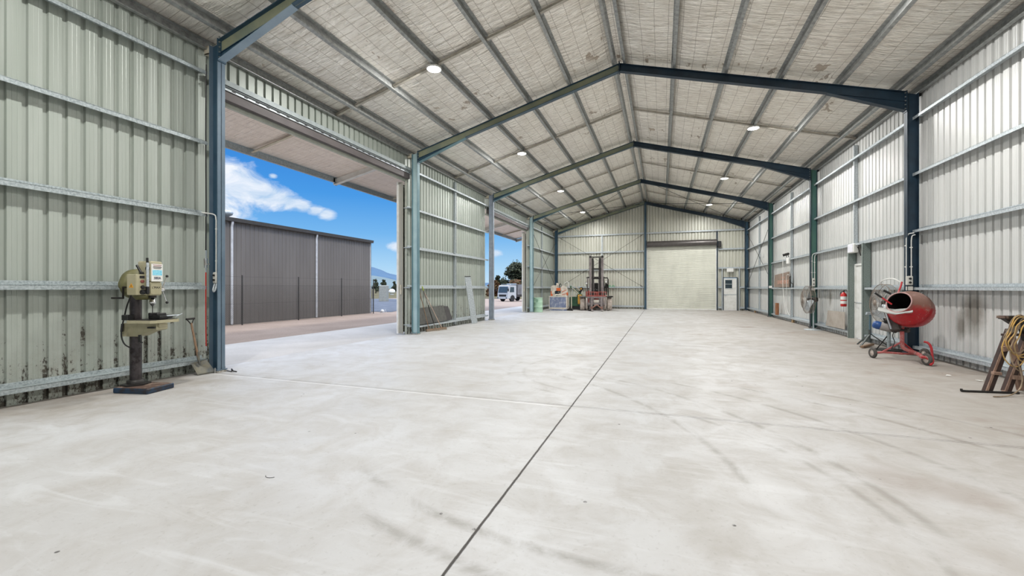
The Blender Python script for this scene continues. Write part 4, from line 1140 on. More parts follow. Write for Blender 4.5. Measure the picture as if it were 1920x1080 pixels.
m = MB(); m.tube(spline([(-7.26, YF[3]+.02, 1.53), (-7.26, YF[3]-.01, 1.42), (-7.235, YF[3]-.015, 1.39), (-7.21, YF[3]-.01, 1.42), (-7.21, YF[3]+.02, 1.53)], 6), .016, 8); m.build('cable_gland', M_GALV, t, world=True)

t = thing('air_hose', 'red air hose hanging from a valve beside the left blue column', 'hose', (-7.41, YF[3]-.03, .40))
m = MB(); m.tube(spline([(-7.40, YF[3]-.03, 5.3), (-7.415, YF[3]-.03, 4.2), (-7.405, YF[3]-.03, 3.0), (-7.41, YF[3]-.03, 2.1)], 8), .010, 8); m.build('black_pipe', M_BLACK, t, world=True)
m = MB(); m.cyl((-7.41, YF[3]-.03, 1.72), (-7.41, YF[3]-.03, 2.10), .012, 10); m.cyl((-7.41, YF[3]-.03, 1.80), (-7.41, YF[3]-.03, 1.96), .024, 12); m.bar((-7.41, YF[3]-.06, 1.95), (-7.38, YF[3]-.07, 1.84), .02, .01); m.cyl((-7.41, YF[3]-.03, 1.86), (-7.33, YF[3]-.03, 1.86), .012, 8); m.build('valve', M_CHROME, t, world=True)
m = MB(); m.tube(spline([(-7.41, YF[3]-.03, 1.72), (-7.405, YF[3]-.035, 1.3), (-7.41, YF[3]-.03, .8), (-7.402, YF[3]-.03, .45)], 8), .010, 8); m.build('red_hose', pm('red hose', c255(190, 52, 44), .45), t, world=True)
m = MB(); m.cyl((-7.402, YF[3]-.03, .45), (-7.40, YF[3]-.03, .37), .011, 8); m.build('hose_end', M_CHROME, t, world=True)

def text_part(name, body, size, mat, parent, loc, rot, extrude=.0015, align='CENTER'):
    cu = D.curves.new(name, 'FONT'); cu.body = body; cu.size = size; cu.extrude = extrude; cu.align_x = align; cu.align_y = 'CENTER'
    tmp = D.objects.new(name, cu); COL.objects.link(tmp)
    bpy.context.view_layer.update()
    me = D.meshes.new_from_object(tmp.evaluated_get(bpy.context.evaluated_depsgraph_get())); me.name = name
    D.objects.remove(tmp)
    me.materials.clear(); me.materials.append(mat)
    o = D.objects.new(name, me); COL.objects.link(o); o.parent = parent; o.location = loc; o.rotation_euler = rot
    return o

# ------------------------------------------------------------------ pedestal drill
M_DCREAM = pm('drill enamel', c255(172, 166, 138), .42, .05, c255(158, 152, 122), 4, dirt=(c255(70, 62, 46), 9, .62, .8), bump=.05)
M_OLV = pm('olive belt guard', c255(112, 110, 72), .5, 0, c255(92, 90, 58), 6)
M_COLM = pm('oily dark steel column', c255(54, 50, 52), .35, .5, c255(78, 72, 72), 8, dirt=(c255(30, 24, 22), 6, .5, .8))
M_BBLUE = pm('chipped blue base', c255(30, 58, 84), .5, .1, c255(22, 36, 52), 8, dirt=(c255(44, 32, 28), 7, .52, .8))
M_DUST = pm('rusty dusty plate', c255(150, 132, 118), .85, 0, c255(86, 66, 56), 7, .4, .55)
t = thing('pedestal_drill', 'cream pedestal drill with a white label on a chipped blue base', 'pedestal drill', (-7.05, 3.95, 0), R(12))
m = MB(); m.cbox((.15, -.01, .0375), (.54, .41, .075), None, .012); m.build('base', M_BBLUE, t)
m = MB(); m.cbox((.15, -.01, .0765), (.51, .38, .004)); m.build('base_top', M_DUST, t)
m = MB(); m.lathe([(.17, .078), (.17, .098), (.10, .105), (.095, .15), (.072, .155)], 6, sharp=True); m.lathe([(.10, .10), (.10, .15), (.07, .155)], 24); m.build('column_flange', M_DARK, t)
m = MB(); m.cyl((0, 0, .09), (0, 0, 1.42), .068, 28); m.build('column', M_COLM, t)
# table arm and table
m = MB(); m.lathe([(.070, .77), (.098, .77), (.100, .94), (.070, .95)], 24)
m.prism([(-.12, -.09), (.14, -.10), (.44, -.06), (.44, .06), (.14, .10), (-.12, .09)], 'z', .905, .955)
m.prism([(-.12, .77), (.12, .77), (.26, .83), (.40, .86), (.42, .87), (.42, .95), (-.12, .95)], 'y', -.085, .085)
m.build('table_arm', M_DCREAM, t)
m = MB(); w2 = .22
pl = [(.13, -w2), (.49, -w2), (.53, -w2+.05), (.53, w2-.05), (.49, w2), (.13, w2), (.09, w2-.05), (.09, -w2+.05)]
m.prism([(p[0]-.02, p[1]) for p in pl], 'z', .965, 1.005)
m.build('table', M_DCREAM, t)
m = MB(); m.prism([(p[0]*.94, p[1]*.94) for p in pl], 'z', 1.005, 1.009); m.build('table_face', M_DARK, t)
m = MB(); m.cyl((.36, -.06, .90), (.36, -.10, .90), .012, 8); m.bar((.31, -.105, .90), (.42, -.105, .90), .02, .02); m.build('table_clamp', M_BLACK, t)
m = MB(); m.cyl((.05, .0, .80), (.20, -.12, .74), .010, 8); m.bar((.20, -.12, .80), (.20, -.12, .70), .02, .03); m.cyl((.20, -.12, .70), (.28, -.16, .70), .012, 8); m.build('table_crank', M_BLACK, t)
# vice on the table
v = MB(); v.cbox((0.310, 0.050, 1.035), (.20, .13, .05), None, .008); v.cbox((0.245, 0.050, 1.075), (.05, .15, .05), None, .008); v.cbox((0.340, 0.060, 1.075), (.04, .14, .04), None, .008); v.cbox((0.330, 0.170, 1.040), (.10, .08, .05), None, .008)
v.build('drill_vice', M_BLACK, t)
v = MB(); v.cyl((0.390, 0.080, 1.050), (0.510, 0.180, 1.060), .010, 8); v.cyl((0.500, 0.140, 1.040), (0.520, 0.220, 1.080), .006, 6); v.build('vice_screw', M_GALV, t)
v = MB(); v.cbox((.02, -.13, 1.04), (.10, .09, .075), None, .006); v.build('vice_block', M_BLACK, t)
# head
m = MB(); m.cbox((.225, .0, 1.44), (.20, .17, .19), None, .012); m.cbox((.06, .02, 1.47), (.16, .15, .20), None, .012); m.build('head_casting', M_DCREAM, t)
m = MB(); m.cbox((.232, .0, 1.68), (.216, .18, .29), None, .016); m.build('belt_housing', M_DCREAM, t)
m = MB(); m.cbox((.342, .0, 1.665), (.006, .168, .245), None, .002); m.build('label_plate', M_WHITE, t)
m = MB(); m.cbox((.346, .0, 1.665), (.003, .14, .075), None, .001); m.build('blue_chart', pm('blue chart', c255(110, 196, 222), .4, 0, c255(150, 215, 232), 60, .45, .5), t)
text_part('label_digits', '380A', .050, pm('navy print', c255(40, 56, 84), .5), t, (.347, .0, 1.588), (R(90), 0, R(90)), .001)
M_PINK = pm('faded print', c255(176, 132, 130), .5)
for k in range(4):
    m = MB(); m.cbox((.3465, .0, 1.775-.016*k), (.002, .13-.02*(k % 2), .007)); m.build('print_line', M_PINK if k < 2 else M_DARK, t)
m = MB(); m.cbox((.327, .0, 1.44), (.006, .16, .16), None, .002)
for dy in (-.066, .066):
    for dz in (-.065, .065): m.cyl((.329, dy, 1.44+dz), (.334, dy, 1.44+dz), .006, 8)
m.build('name_plate', M_DCREAM, t)
text_part('brand_lettering', "L'MAX", .044, M_DARK, t, (.331, .0, 1.455), (R(90), 0, R(90)), .001)
# side fork: switch box on the right-hand side
m = MB(); m.cbox((.225, -.178, 1.495), (.15, .16, .285), None, .008); m.build('switch_box', M_DCREAM, t)
m = MB(); m.cbox((.302, -.178, 1.60), (.004, .065, .035)); m.build('display', M_DARK, t)
m = MB(); m.sphere((.302, -.175, 1.54), .030, 14, (.3, 1, .8)); m.build('stop_button', pm('dull red button', c255(120, 60, 52), .5), t)
for zz_, r_ in ((1.462, .025), (1.395, .036)):
    m = MB(); m.cyl((.30, -.175, zz_), (.315, -.175, zz_), r_, 18); m.bar((.32, -.20, zz_+.008), (.32, -.15, zz_-.008), .014, .02); m.build('selector_knob', M_BLACK, t)
m = MB(); m.add([(.19, -.2605, 1.455), (.26, -.2605, 1.455), (.225, -.2605, 1.515), (.19, -.258, 1.455), (.26, -.258, 1.455), (.225, -.258, 1.515)], [(0, 1, 2), (5, 4, 3), (0, 3, 4, 1), (1, 4, 5, 2), (2, 5, 3, 0)]); m.build('warning_triangle', pm('warning yellow', c255(226, 160, 40), .5), t)
m = MB(); m.cbox((.225, -.2615, 1.477), (.008, .002, .026)); m.build('warning_mark', M_BLACK, t)
# motor & guard behind
m = MB(); m.lathe([(0, -.04), (.19, -.04), (.215, -.02), (.22, .05), (.20, .08), (0, .09)], 36, (-.12, .10, 1.505), (1, 0, .0)); m.build('pulley_guard', M_OLV, t)
m = MB(); m.cyl((-.14, .08, 1.50), (-.28, .08, 1.50), .09, 22); m.build('motor', M_OLV, t)
m = MB(); m.cbox((-.10, .0, 1.56), (.14, .14, .18), None, .02); m.build('motor_mount', M_OLV, t)
m = MB(); m.lathe([(.0, 0), (.08, .0), (.11, .04), (.12, .07), (0, .07)], 20, (.14, -.02, 1.285), (0, 0, 1)); m.build('sump', M_OLV, t)
for (a, b) in (((.24, -.13, 1.65), (.16, -.13, 1.77)), ((.30, -.10, 1.72), (.295, -.10, 1.87))):
    m = MB(); m.bar(a, b, .022, .03, bev=.006); m.cbox(a, (.06, .03, .05), None, .01); m.build('gear_lever', M_BLACK, t)
m = MB(); m.cyl((.325, -.122, 1.40), (.325, -.122, 1.80), .016, 12); m.build('depth_tube', M_GALV, t)
m = MB(); m.cbox((.325, -.122, 1.42), (.04, .04, .11), None, .01); m.build('depth_stop', M_BLACK, t)
# quill, chuck, bit
m = MB(); m.cyl((.27, .0, 1.345), (.27, .0, 1.31), .045, 20); m.build('quill_collar', M_DARK, t)
m = MB(); m.lathe([(.0, 1.32), (.018, 1.32), (.018, 1.30), (.034, 1.295), (.034, 1.262), (.038, 1.26), (.038, 1.235), (.032, 1.23), (.020, 1.205), (.012, 1.195), (0, 1.195)], 20, (.27, .0, 0)); m.build('chuck', M_CHROME, t)
m = MB(); m.cyl((.27, .0, 1.195), (.27, .0, 1.10), .006, 8, .005); m.build('drill_bit', M_DARK, t)
# feed handles
hc = Vector((.26, .13, 1.43))
m = MB(); m.cyl((.26, .08, 1.43), (.26, .165, 1.43), .032, 18); m.build('feed_hub', M_CHROME, t)
for k in range(3):
    a = (R(75), R(285), R(180))[k]; dv = Vector((math.cos(a)*.6, .25, math.sin(a))).normalized()
    e = hc+Vector((0, .02, 0))+dv*.20
    m = MB(); m.cyl(hc+Vector((0, .02, 0)), e, .007, 8); hb = m.build('feed_handle', M_CHROME, t)
    m = MB(); m.sphere(tuple(e), .019, 12); m.build('ball_grip', M_BLACK, hb)
# raising crank at the back left
m = MB(); m.cyl((-.05, -.03, 1.46), (-.05, -.13, 1.46), .012, 8); m.bar((-.05, -.132, 1.47), (-.05, -.132, 1.30), .022, .012); m.cyl((-.05, -.132, 1.31), (-.23, -.132, 1.31), .014, 10); m.build('raising_crank', M_DARK, t)
m = MB(); m.tube(spline([(.16, -.20, 1.36), (.02, -.14, 1.2), (-.08, -.10, 1.0), (-.10, -.11, .88), (-.10, -.11, .76), (-.06, -.10, .66), (.0, -.06, .60)], 8), .009, 8); m.cyl((-.09, -.105, .95), (-.10, -.11, .84), .016, 8); m.build('power_lead', M_BLACK, t)

# ------------------------------------------------------------------ shovel, brooms, sheets, plank
M_WOOD = pm('grey-brown handle wood', c255(150, 122, 96), .7, 0, c255(112, 90, 72), 12, stretch=(6, 6, 1))
M_BLADE = pm('worn shovel steel', c255(122, 118, 102), .5, .3, c255(92, 96, 96), 9)
t = thing('shovel', 'square-mouth shovel with a D handle leaning on the left wall', 'shovel', (-7.23, 5.03, 0))
P0 = Vector((-7.36, 4.90, .94)); P1 = Vector((-7.315, 5.00, .26))
m = MB(); m.tube([P0+(P1-P0)*.10, P0+(P1-P0)*.55, P1], [.015, .017, .017], 10); m.build('shaft', M_WOOD, t, world=True)
m = MB(); d = (P1-P0).normalized(); sx3 = Vector((-.08, 1, .05)).normalized()
m.tube(spline([P0+d*.10, P0+d*.05+sx3*.03, P0+sx3*.062], 4), .009, 8); m.tube(spline([P0+d*.10, P0+d*.05-sx3*.03, P0-sx3*.062], 4), .009, 8); m.cyl(P0+sx3*.068, P0-sx3*.068, .017, 12); m.build('d_handle', M_DARK, t, world=True)
m = MB(); m.tube([P1+Vector((0, -.004, .12)), P1, P1+Vector((.02, .014, -.09))], [.020, .021, .013], 10); m.build('socket', M_BLADE, t, world=True)
m = MB(); tl, tr_, bl, br_ = Vector((-7.335, 4.885, .215)), Vector((-7.325, 5.135, .235)), Vector((-7.235, 4.935, .004)), Vector((-7.185, 5.20, .012))
NB = 8; vs = []
for j in range(NB+1):
    for i in range(NB+1):
        f, g_ = i/NB, j/NB
        p = (tl*(1-f)+tr_*f)*(1-g_)+(bl*(1-f)+br_*f)*g_
        off = -.045*(1-(2*f-1)**2)*(1-g_*.6)
        p = p + Vector((off*.8, off*.2, off*.35*(1-g_)))
        vs.append(p)
vs2 = [p+Vector((.003, 0, .001)) for p in vs]; n = NB+1; nn = n*n
fs = [(j*n+i, j*n+i+1, (j+1)*n+i+1, (j+1)*n+i) for j in range(NB) for i in range(NB)]
m.add(vs+vs2, fs+[tuple(nn+k for k in f[::-1]) for f in fs]+[(i, nn+i, nn+i+1, i+1) for i in range(NB)]+[(NB*n+i+1, nn+NB*n+i+1, nn+NB*n+i, NB*n+i) for i in range(NB)], True)
m.build('blade', M_BLADE, t, world=True)

M_BRIS = pm('dusty bristles', c255(150, 138, 122), .95, 0, c255(104, 92, 80), 60, bump=.6)
def broom(foot, top, label, hcol, head_len, ang, dark_low=False, tip=None):
    foot = Vector(foot); top = Vector(top)
    t = thing('broom', label, 'broom', foot, 0, 'brooms on the left wall')
    d = (top-foot).normalized()
    m = MB(); m.tube([foot+d*.07, top], .0125, 8); m.build('handle', hcol, t, world=True)
    if dark_low:
        m = MB(); m.tube([foot+d*.3, foot+d*.95], .0165, 8); m.build('sleeve', M_DARK, t, world=True)
    if tip:
        m = MB(); m.tube([top-d*.14, top+d*.004], .0155, 8); m.build('grip', tip, t, world=True)
    rot = Matrix.Rotation(ang, 3, 'Z')
    m = MB(); m.cbox(foot+Vector((0, 0, .065)), (head_len, .06, .035), rot, .008); m.cyl(foot+Vector((0, 0, .06)), foot+d*.14, .018, 8); m.build('head', M_WOOD, t, world=True)
    m = MB(); M0 = m.M; m.M = Matrix.Translation(foot) @ rot.to_4x4()
    m.prism([(-.035, .0), (.035, .0), (.028, .05), (-.028, .05)], 'x', -head_len/2, head_len/2); m.build('bristles', M_BRIS, t, world=True)
broom((-7.29, 12.50, 0), (-7.385, 11.92, 1.57), 'thin brown-handled broom nearest the blue column on the left wall', M_WOOD, .30, R(75))
broom((-7.20, 12.78, 0), (-7.39, 12.20, 1.50), 'broom with a dark handle and lime green tip between two others', pm('grey handle', c255(120, 112, 106), .6), .28, R(70), True, pm('lime grip', c255(180, 200, 60), .5))
broom((-7.14, 13.12, 0), (-7.39, 12.36, 1.28), 'pale-handled broom with a dusty head, furthest right of the brooms', pm('pale pink handle', c255(196, 172, 156), .6), .34, R(70))

M_SLATE = pm('dark grey fibre board', c255(92, 92, 88), .85, 0, c255(78, 78, 75), 8)
m = MB(); m.add([(-7.40, 11.86, .26), (-7.40, 13.95, .26), (-7.50, 13.85, .82), (-7.50, 11.86, .78), (-7.412, 11.86, .26), (-7.412, 13.95, .26), (-7.512, 13.85, .82), (-7.512, 11.86, .78)], [(0, 1, 2, 3), (7, 6, 5, 4), (0, 4, 5, 1), (1, 5, 6, 2), (2, 6, 7, 3), (3, 7, 4, 0)])
tag(m.build('fibre_board', M_SLATE, origin=(-7.45, 12.9, .26)), 'long dark grey board lying on the bottom girt behind the brooms', 'board', 'dark boards on the girt')
m = MB(); m.add([(-7.42, 13.98, .26), (-7.42, 14.42, .26), (-7.51, 14.22, .77), (-7.51, 13.90, .79), (-7.43, 13.98, .26), (-7.43, 14.42, .26), (-7.52, 14.22, .77), (-7.52, 13.90, .79)], [(0, 1, 2, 3), (7, 6, 5, 4), (0, 4, 5, 1), (1, 5, 6, 2), (2, 6, 7, 3), (3, 7, 4, 0)])
tag(m.build('fibre_board', pm('charcoal board', c255(70, 68, 68), .8), origin=(-7.46, 14.2, .26)), 'short charcoal board slanting right of the long grey board', 'board', 'dark boards on the girt')
t = thing('steel_plank', 'wide galvanised channel plank leaning against the left wall past the brooms', 'steel channel', (-7.22, 15.9, 0))
m = MB(); a = Vector((-7.17, 15.86, .02)); b = Vector((-7.29, 15.45, 1.90)); wv = Vector((.75, .66, 0)); upv = (b-a).normalized().cross(wv)
m.bar(a, b, .24, .004, up=tuple(upv))
for e in (-.118, .118): m.bar(a+wv*e+upv.normalized()*.02, b+wv*e+upv.normalized()*.02, .005, .045, up=tuple(upv))
m.build('channel_section', M_GALV, t, world=True)
m = MB(); m.cbox((-7.29, 15.45, 1.91), (.03, .24, .025), Matrix.Rotation(R(-48), 3, 'Z')); m.build('end_cleat', M_DARK, t, world=True)

# ------------------------------------------------------------------ drum
M_MINT = pm('pale green drum paint', c255(178, 210, 184), .45, 0, c255(164, 198, 172), 5, dirt=(c255(120, 136, 118), 12, .66, .5))
t = thing('oil_drum', 'pale green steel drum beside the fourth left column', 'drum', (-7.03, 24.85, 0))
m = MB(); m.lathe([(.0, .02), (.27, .02), (.285, 0), (.285, .02), (.275, .03), (.275, .28), (.288, .295), (.275, .31), (.275, .57), (.288, .585), (.275, .60), (.275, .84), (.285, .85), (.285, .87), (.27, .86), (.26, .845), (0, .845)], 28); m.build('barrel', M_MINT, t)
m = MB(); m.cyl((.12, -.08, .845), (.12, -.08, .862), .035, 12); m.build('bung', M_DARK, t)
m = MB(); m.add([(.2766*math.cos(a_), .2766*math.sin(a_), z_) for a_ in (R(-105), R(-95), R(-85), R(-75)) for z_ in (.60, .78)], [(0, 2, 3, 1), (2, 4, 5, 3), (4, 6, 7, 5)]); m.build('stencil_mark', pm('grey stencil', c255(90, 120, 104), .6, 0, c255(160, 204, 168), 40, .5, .52), t)

# ------------------------------------------------------------------ saw on blue cabinet
M_OR = pm('orange enamel', c255(222, 110, 54), .4, 0, c255(206, 92, 44), 5); M_OFF = pm('dirty white enamel', c255(226, 218, 206), .45, 0, c255(200, 190, 176), 6, dirt=(c255(120, 92, 74), 8, .62, .7))
M_CABB = pm('worn blue cabinet steel', c255(138, 148, 176), .4, .2, c255(108, 118, 150), 3, dirt=(c255(200, 202, 212), 5, .52, .7), stretch=(1, 1, .4))
t = thing('metal_saw', 'orange and white metal-cutting saw on a blue steel cabinet in the back left corner', 'saw', (-6.26, 26.74, 0), .03)
m = MB(); m.cbox((0, .36, .50), (1.16, .72, .80), None, .01); m.build('cabinet', M_OFF, t)
m = MB(); m.cbox((-.0, -.006, .53), (1.06, .012, .66), None, .004); m.build('front_panel', M_CABB, t)
m = MB(); m.cbox((0, .36, .05), (1.12, .66, .10)); m.build('plinth', M_CABB, t)
for zz_ in (.42, .52, .60):
    m = MB(); m.cbox((.50, -.016, zz_), (.02, .012, .04)); m.build('latch', M_DARK, t)
m = MB(); m.cbox((0, .36, .915), (1.20, .78, .03)); m.build('drip_tray', M_WHITE, t)
m = MB(); m.prism([(-.50, .93), (-.50, 1.50), (-.42, 1.62), (-.05, 1.62), (-.05, 1.30), (-.25, 1.25), (-.28, .93)], 'y', .20, .36); m.build('blade_guard', M_OFF, t)
m = MB(); m.box(-.505, -.44, .18, .38, .95, 1.25); m.box(-.46, -.37, .18, .38, .93, 1.05); m.build('guard_stripe', M_OR, t)
m = MB(); m.cbox((.0, .22, 1.36), (.24, .22, .20), None, .02); m.build('gearbox', M_OR, t)
m = MB(); m.cbox((.0, .30, 1.22), (.40, .2, .05), None, .01); m.bar((-.25, .2, .96), (.18, .25, 1.20), .06, .05); m.bar((-.18, .12, 1.08), (.16, .12, 1.16), .04, .04); m.build('vice_arm', M_DARK, t)
m = MB(); m.cbox((-.02, .2, 1.02), (.5, .2, .10), None, .02); m.cyl((-.2, .1, 1.0), (-.2, -.02, 1.0), .06, 16); m.build('work_vice', M_OFF, t)
m = MB(); m.prism([(.16, .93), (.16, 1.48), (.26, 1.62), (.50, 1.52), (.58, 1.30), (.58, .93)], 'y', .16, .40); m.build('wheel_case', M_OFF, t)
m = MB(); m.bar((.22, .15, 1.18), (.54, .15, 1.34), .02, .07, up=(0, 1, 0)); m.bar((.26, .15, 1.02), (.56, .15, 1.10), .02, .08, up=(0, 1, 0)); m.box(.54, .60, .14, .42, .98, 1.16); m.build('case_stripe', M_OR, t)
m = MB(); m.tube(spline([(.10, .3, 1.3), (.05, .3, 1.6), (.12, .28, 1.72), (.20, .26, 1.60), (.16, .24, 1.35)], 6), .022, 8); m.build('black_hose', M_BLACK, t)
m = MB(); m.tube(spline([(.25, .34, 1.45), (.38, .36, 1.75), (.55, .36, 1.84), (.64, .36, 1.70), (.60, .36, 1.50)], 6), .020, 8); m.build('white_conduit', M_WHITE, t)
m = MB(); m.tube(spline([(.60, .40, 1.45), (.72, .40, 1.66), (.84, .40, 1.55), (.88, .40, 1.2), (.80, .4, .9)], 6), .014, 8); m.build('grey_hose', M_GALV, t)
m = MB(); m.cbox((-.08, .25, 1.68), (.14, .10, .16), None, .02); m.build('handle_block', M_OFF, t)
t = thing('floor_scraper', 'small dark pedal stand at the right foot of the blue saw cabinet', 'stand', (-5.52, 26.95, 0))
m = MB(); m.box(-.16, .18, -.10, .10, 0, .08); m.prism([(-.14, .08), (.16, .08), (.08, .18), (-.04, .18)], 'y', -.07, .07); m.build('foot_block', M_DARK, t)
m = MB(); m.cyl((.02, 0, .15), (.02, 0, .78), .018, 8); m.build('upright_rod', M_DARK, t)
m = MB(); m.cbox((.10, .02, .52), (.05, .03, .90)); m.build('pale_board', M_CREAM, t)

# ------------------------------------------------------------------ green machine with yellow panel
M_GRN = pm('machine green', c255(64, 106, 76), .45, .1, c255(46, 78, 60), 4); M_YEL = pm('machine yellow', c255(218, 164, 60), .4, 0, c255(196, 140, 46), 4)
t = thing('green_machine', 'dark green machine with pale arms and a yellow panel behind the forklift wheel', 'machine', (-5.12, 28.3, 0))
m = MB(); m.cbox((-.1, .2, .55), (1.15, .8, .62), None, .04); m.build('body', M_GRN, t)
m = MB(); m.box(-.65, .55, -.15, .6, .05, .24); m.build('chassis', M_BLACK, t)
m = MB(); m.cbox((.06, -.32, .70), (.26, .22, .62), None, .03); m.build('yellow_panel', M_YEL, t)
m = MB(); m.bar((-.60, -.2, 1.55), (.18, -.25, .95), .08, .12); m.build('arm', M_GRN, t)
m = MB(); m.bar((-.50, -.3, 1.50), (-.02, -.3, 1.08), .03, .05); m.build('arm_rod', M_CREAM, t)
m = MB(); m.bar((-.30, -.25, 1.62), (.06, -.28, 1.28), .03, .05); m.build('arm_rod', M_CREAM, t)
m = MB(); m.bar((-.15, 0, .8), (.12, 0, 1.45), .10, .16); m.cyl((.10, -.12, 1.40), (.10, .1, 1.40), .10, 14); m.build('post_arm', M_DARK, t)
m = MB(); m.cyl((.10, -.16, 1.40), (.10, -.13, 1.40), .06, 12); m.build('pivot_cap', M_YEL, t)
m = MB(); m.cyl((-.12, -.22, .3), (-.12, -.22, 1.0), .05, 10); m.build('ram', M_GRN, t)
m = MB(); m.cyl((.66, .0, .9), (.66, .3, .9), .16, 16); m.build('pulley', M_DARK, t)

# ------------------------------------------------------------------ forklift
M_FRED = pm('faded forklift red', c255(176, 84, 74), .5, 0, c255(150, 70, 64), 5, dirt=(c255(206, 176, 166), 9, .56, .7))
M_MAST = pm('worn mast steel', c255(150, 142, 140), .5, .3, c255(118, 108, 108), 4, dirt=(c255(84, 74, 72), 8, .6, .6))
M_TYREP = pm('dusty pale tyre', c255(200, 188, 178), .9, 0, c255(176, 164, 154), 6)
t = thing('forklift', 'old red forklift with a tall mast parked facing the camera at the back', 'forklift', (-3.90, 27.35, 0), .20)
def ft(name, m, mat, par=None): return m.build(name, mat, par or t)
for sx_ in (-1, 1):
    m = MB(); xo_ = sx_*.37
    m.box(xo_-.07, xo_+.07, -.02, .012, .12, 3.42); m.box(xo_+sx_*.055, xo_+sx_*.075, -.02, .16, .12, 3.42); m.box(xo_-.07, xo_+.07, .14, .16, .12, 3.42); ft('outer_mast_rail', m, M_MAST)
    m = MB(); xi_ = sx_*.235; m.box(xi_-.05, xi_+.05, .02, .045, .15, 3.36); m.box(xi_-sx_*.05-.008, xi_-sx_*.05+.008, .02, .14, .15, 3.36); ft('inner_mast_rail', m, M_DARK)
    m = MB(); m.cyl((sx_*.16, .09, .3), (sx_*.16, .09, 2.2), .035, 12); m.cyl((sx_*.16, .09, 2.2), (sx_*.16, .09, 3.2), .022, 10); ft('lift_ram', m, M_MAST)
    m = MB(); m.cyl((sx_*.36-.05, .05, 3.43), (sx_*.36+.05, .05, 3.43), .09, 16); m.cbox((sx_*.40, .0, 3.44), (.10, .08, .14), None, .02); ft('mast_pulley', m, M_DARK)
    # wheels with big lugs
    for (yy, rr, xw_, ww) in ((.62, .42, .86, .30), (2.35, .30, .66, .24)):
        m = MB(); cx = sx_*xw_
        m.lathe([(.0, -ww/2), (rr*.55, -ww/2), (rr*.93, -ww/2+.01), (rr, -ww/2+.04), (rr, ww/2-.04), (rr*.93, ww/2-.01), (rr*.55, ww/2), (0, ww/2)], 36, (cx, yy, rr), (1, 0, 0))
        for q in range(24):
            a_ = 2*math.pi*q/24; c_ = Vector((cx+(.07 if q % 2 else -.07), yy+math.cos(a_)*rr, rr+math.sin(a_)*rr))
            m.cbox(c_, (ww*.42, .045, .05), Matrix.Rotation(a_, 3, 'X'), .006)
        ft('wheel', m, M_TYREP if yy < 1 else M_TYRE)
    m = MB(); m.lathe([(.0, -.10), (.26, -.10), (.39, -.08), (.40, .06), (0, .06)], 28, (sx_*.58, .62, .42), (1, 0, 0)); ft('inner_wheel', m, M_TYREP)
    m = MB(); m.prism([(.15, .86), (.25, .93), (1.05, .93), (1.15, .86), (1.05, .88), (.25, .88)], 'x', sx_*.86-.2, sx_*.86+.2); ft('mudguard', m, M_DARK)
    for (ya, yb2, xa, xb2) in ((.55, .62, .56, .50), (2.2, 2.1, .5, .48)):
        m = MB(); m.bar((sx_*xa, ya, .95), (sx_*xb2, yb2, 2.15), .05, .06); ft('guard_post', m, M_MAST if sx_ < 0 else M_DARK)
for zz_, nm in ((3.42, 'mast_crosshead'), (2.66, 'mast_crossbar'), (2.06, 'mast_crossbar')):
    m = MB(); m.cbox((0, .06, zz_), (.80, .05, .07 if zz_ > 3 else .10)); ft(nm, m, M_DARK)
m = MB()
m.box(-.55, .55, .55, .60, 2.12, 2.18); m.box(-.55, .55, 2.1, 2.15, 2.12, 2.18)
for k in range(7): m.box(-.5+.16*k, -.46+.16*k, .57, 2.13, 2.13, 2.17)
ft('overhead_guard', m, M_DARK)
m = MB(); m.tube([(.40, .35, 2.10), (.72, .35, 2.10), (.76, .35, 2.0), (.78, .40, .95)], .035, 8); ft('side_guard_bar', m, M_DARK)
for sx_, zz_ in ((-1, 1.75), (1, 1.85)):
    m = MB(); m.bar((sx_*.52, .30, 1.2), (sx_*.60, .28, zz_), .03, .03); m.cyl((sx_*.62, .26, zz_), (sx_*.62, .16, zz_), .05, 14, .085); lo2 = ft('work_lamp', m, M_DARK)
    m = MB(); m.cyl((sx_*.62, .158, zz_), (sx_*.62, .150, zz_), .07, 14); m.build('lamp_glass', M_WHITE, lo2)
m = MB(); m.cyl((.66, .45, 1.0), (.66, .45, 1.75), .05, 12); m.cyl((.66, .45, 1.45), (.66, .45, 1.70), .085, 14); ft('air_cleaner', m, M_DARK)
m = MB(); m.cbox((0, 1.5, .78), (1.10, 1.7, .75), None, .05); ft('body', m, M_FRED)
m = MB(); m.cbox((0, 2.65, .80), (1.15, .6, .95), None, .10); ft('counterweight', m, M_FRED)
m = MB(); m.cbox((0, 1.5, 1.28), (.5, .5, .14), None, .04); m.cbox((0, 1.72, 1.55), (.48, .12, .5), None, .05); ft('seat', m, M_BLACK)
m = MB(); m.lathe([(.17, -.012), (.185, 0), (.17, .012), (.155, 0), (.17, -.012)], 24, (0, 1.05, 1.45), (0, -.5, .85)); m.cyl((0, 1.05, 1.45), (0, .85, 1.15), .02, 8); ft('steering_wheel', m, M_BLACK)
m = MB(); m.cbox((0, .72, 1.02), (1.0, .25, .35), None, .03); ft('dashboard', m, M_FRED)
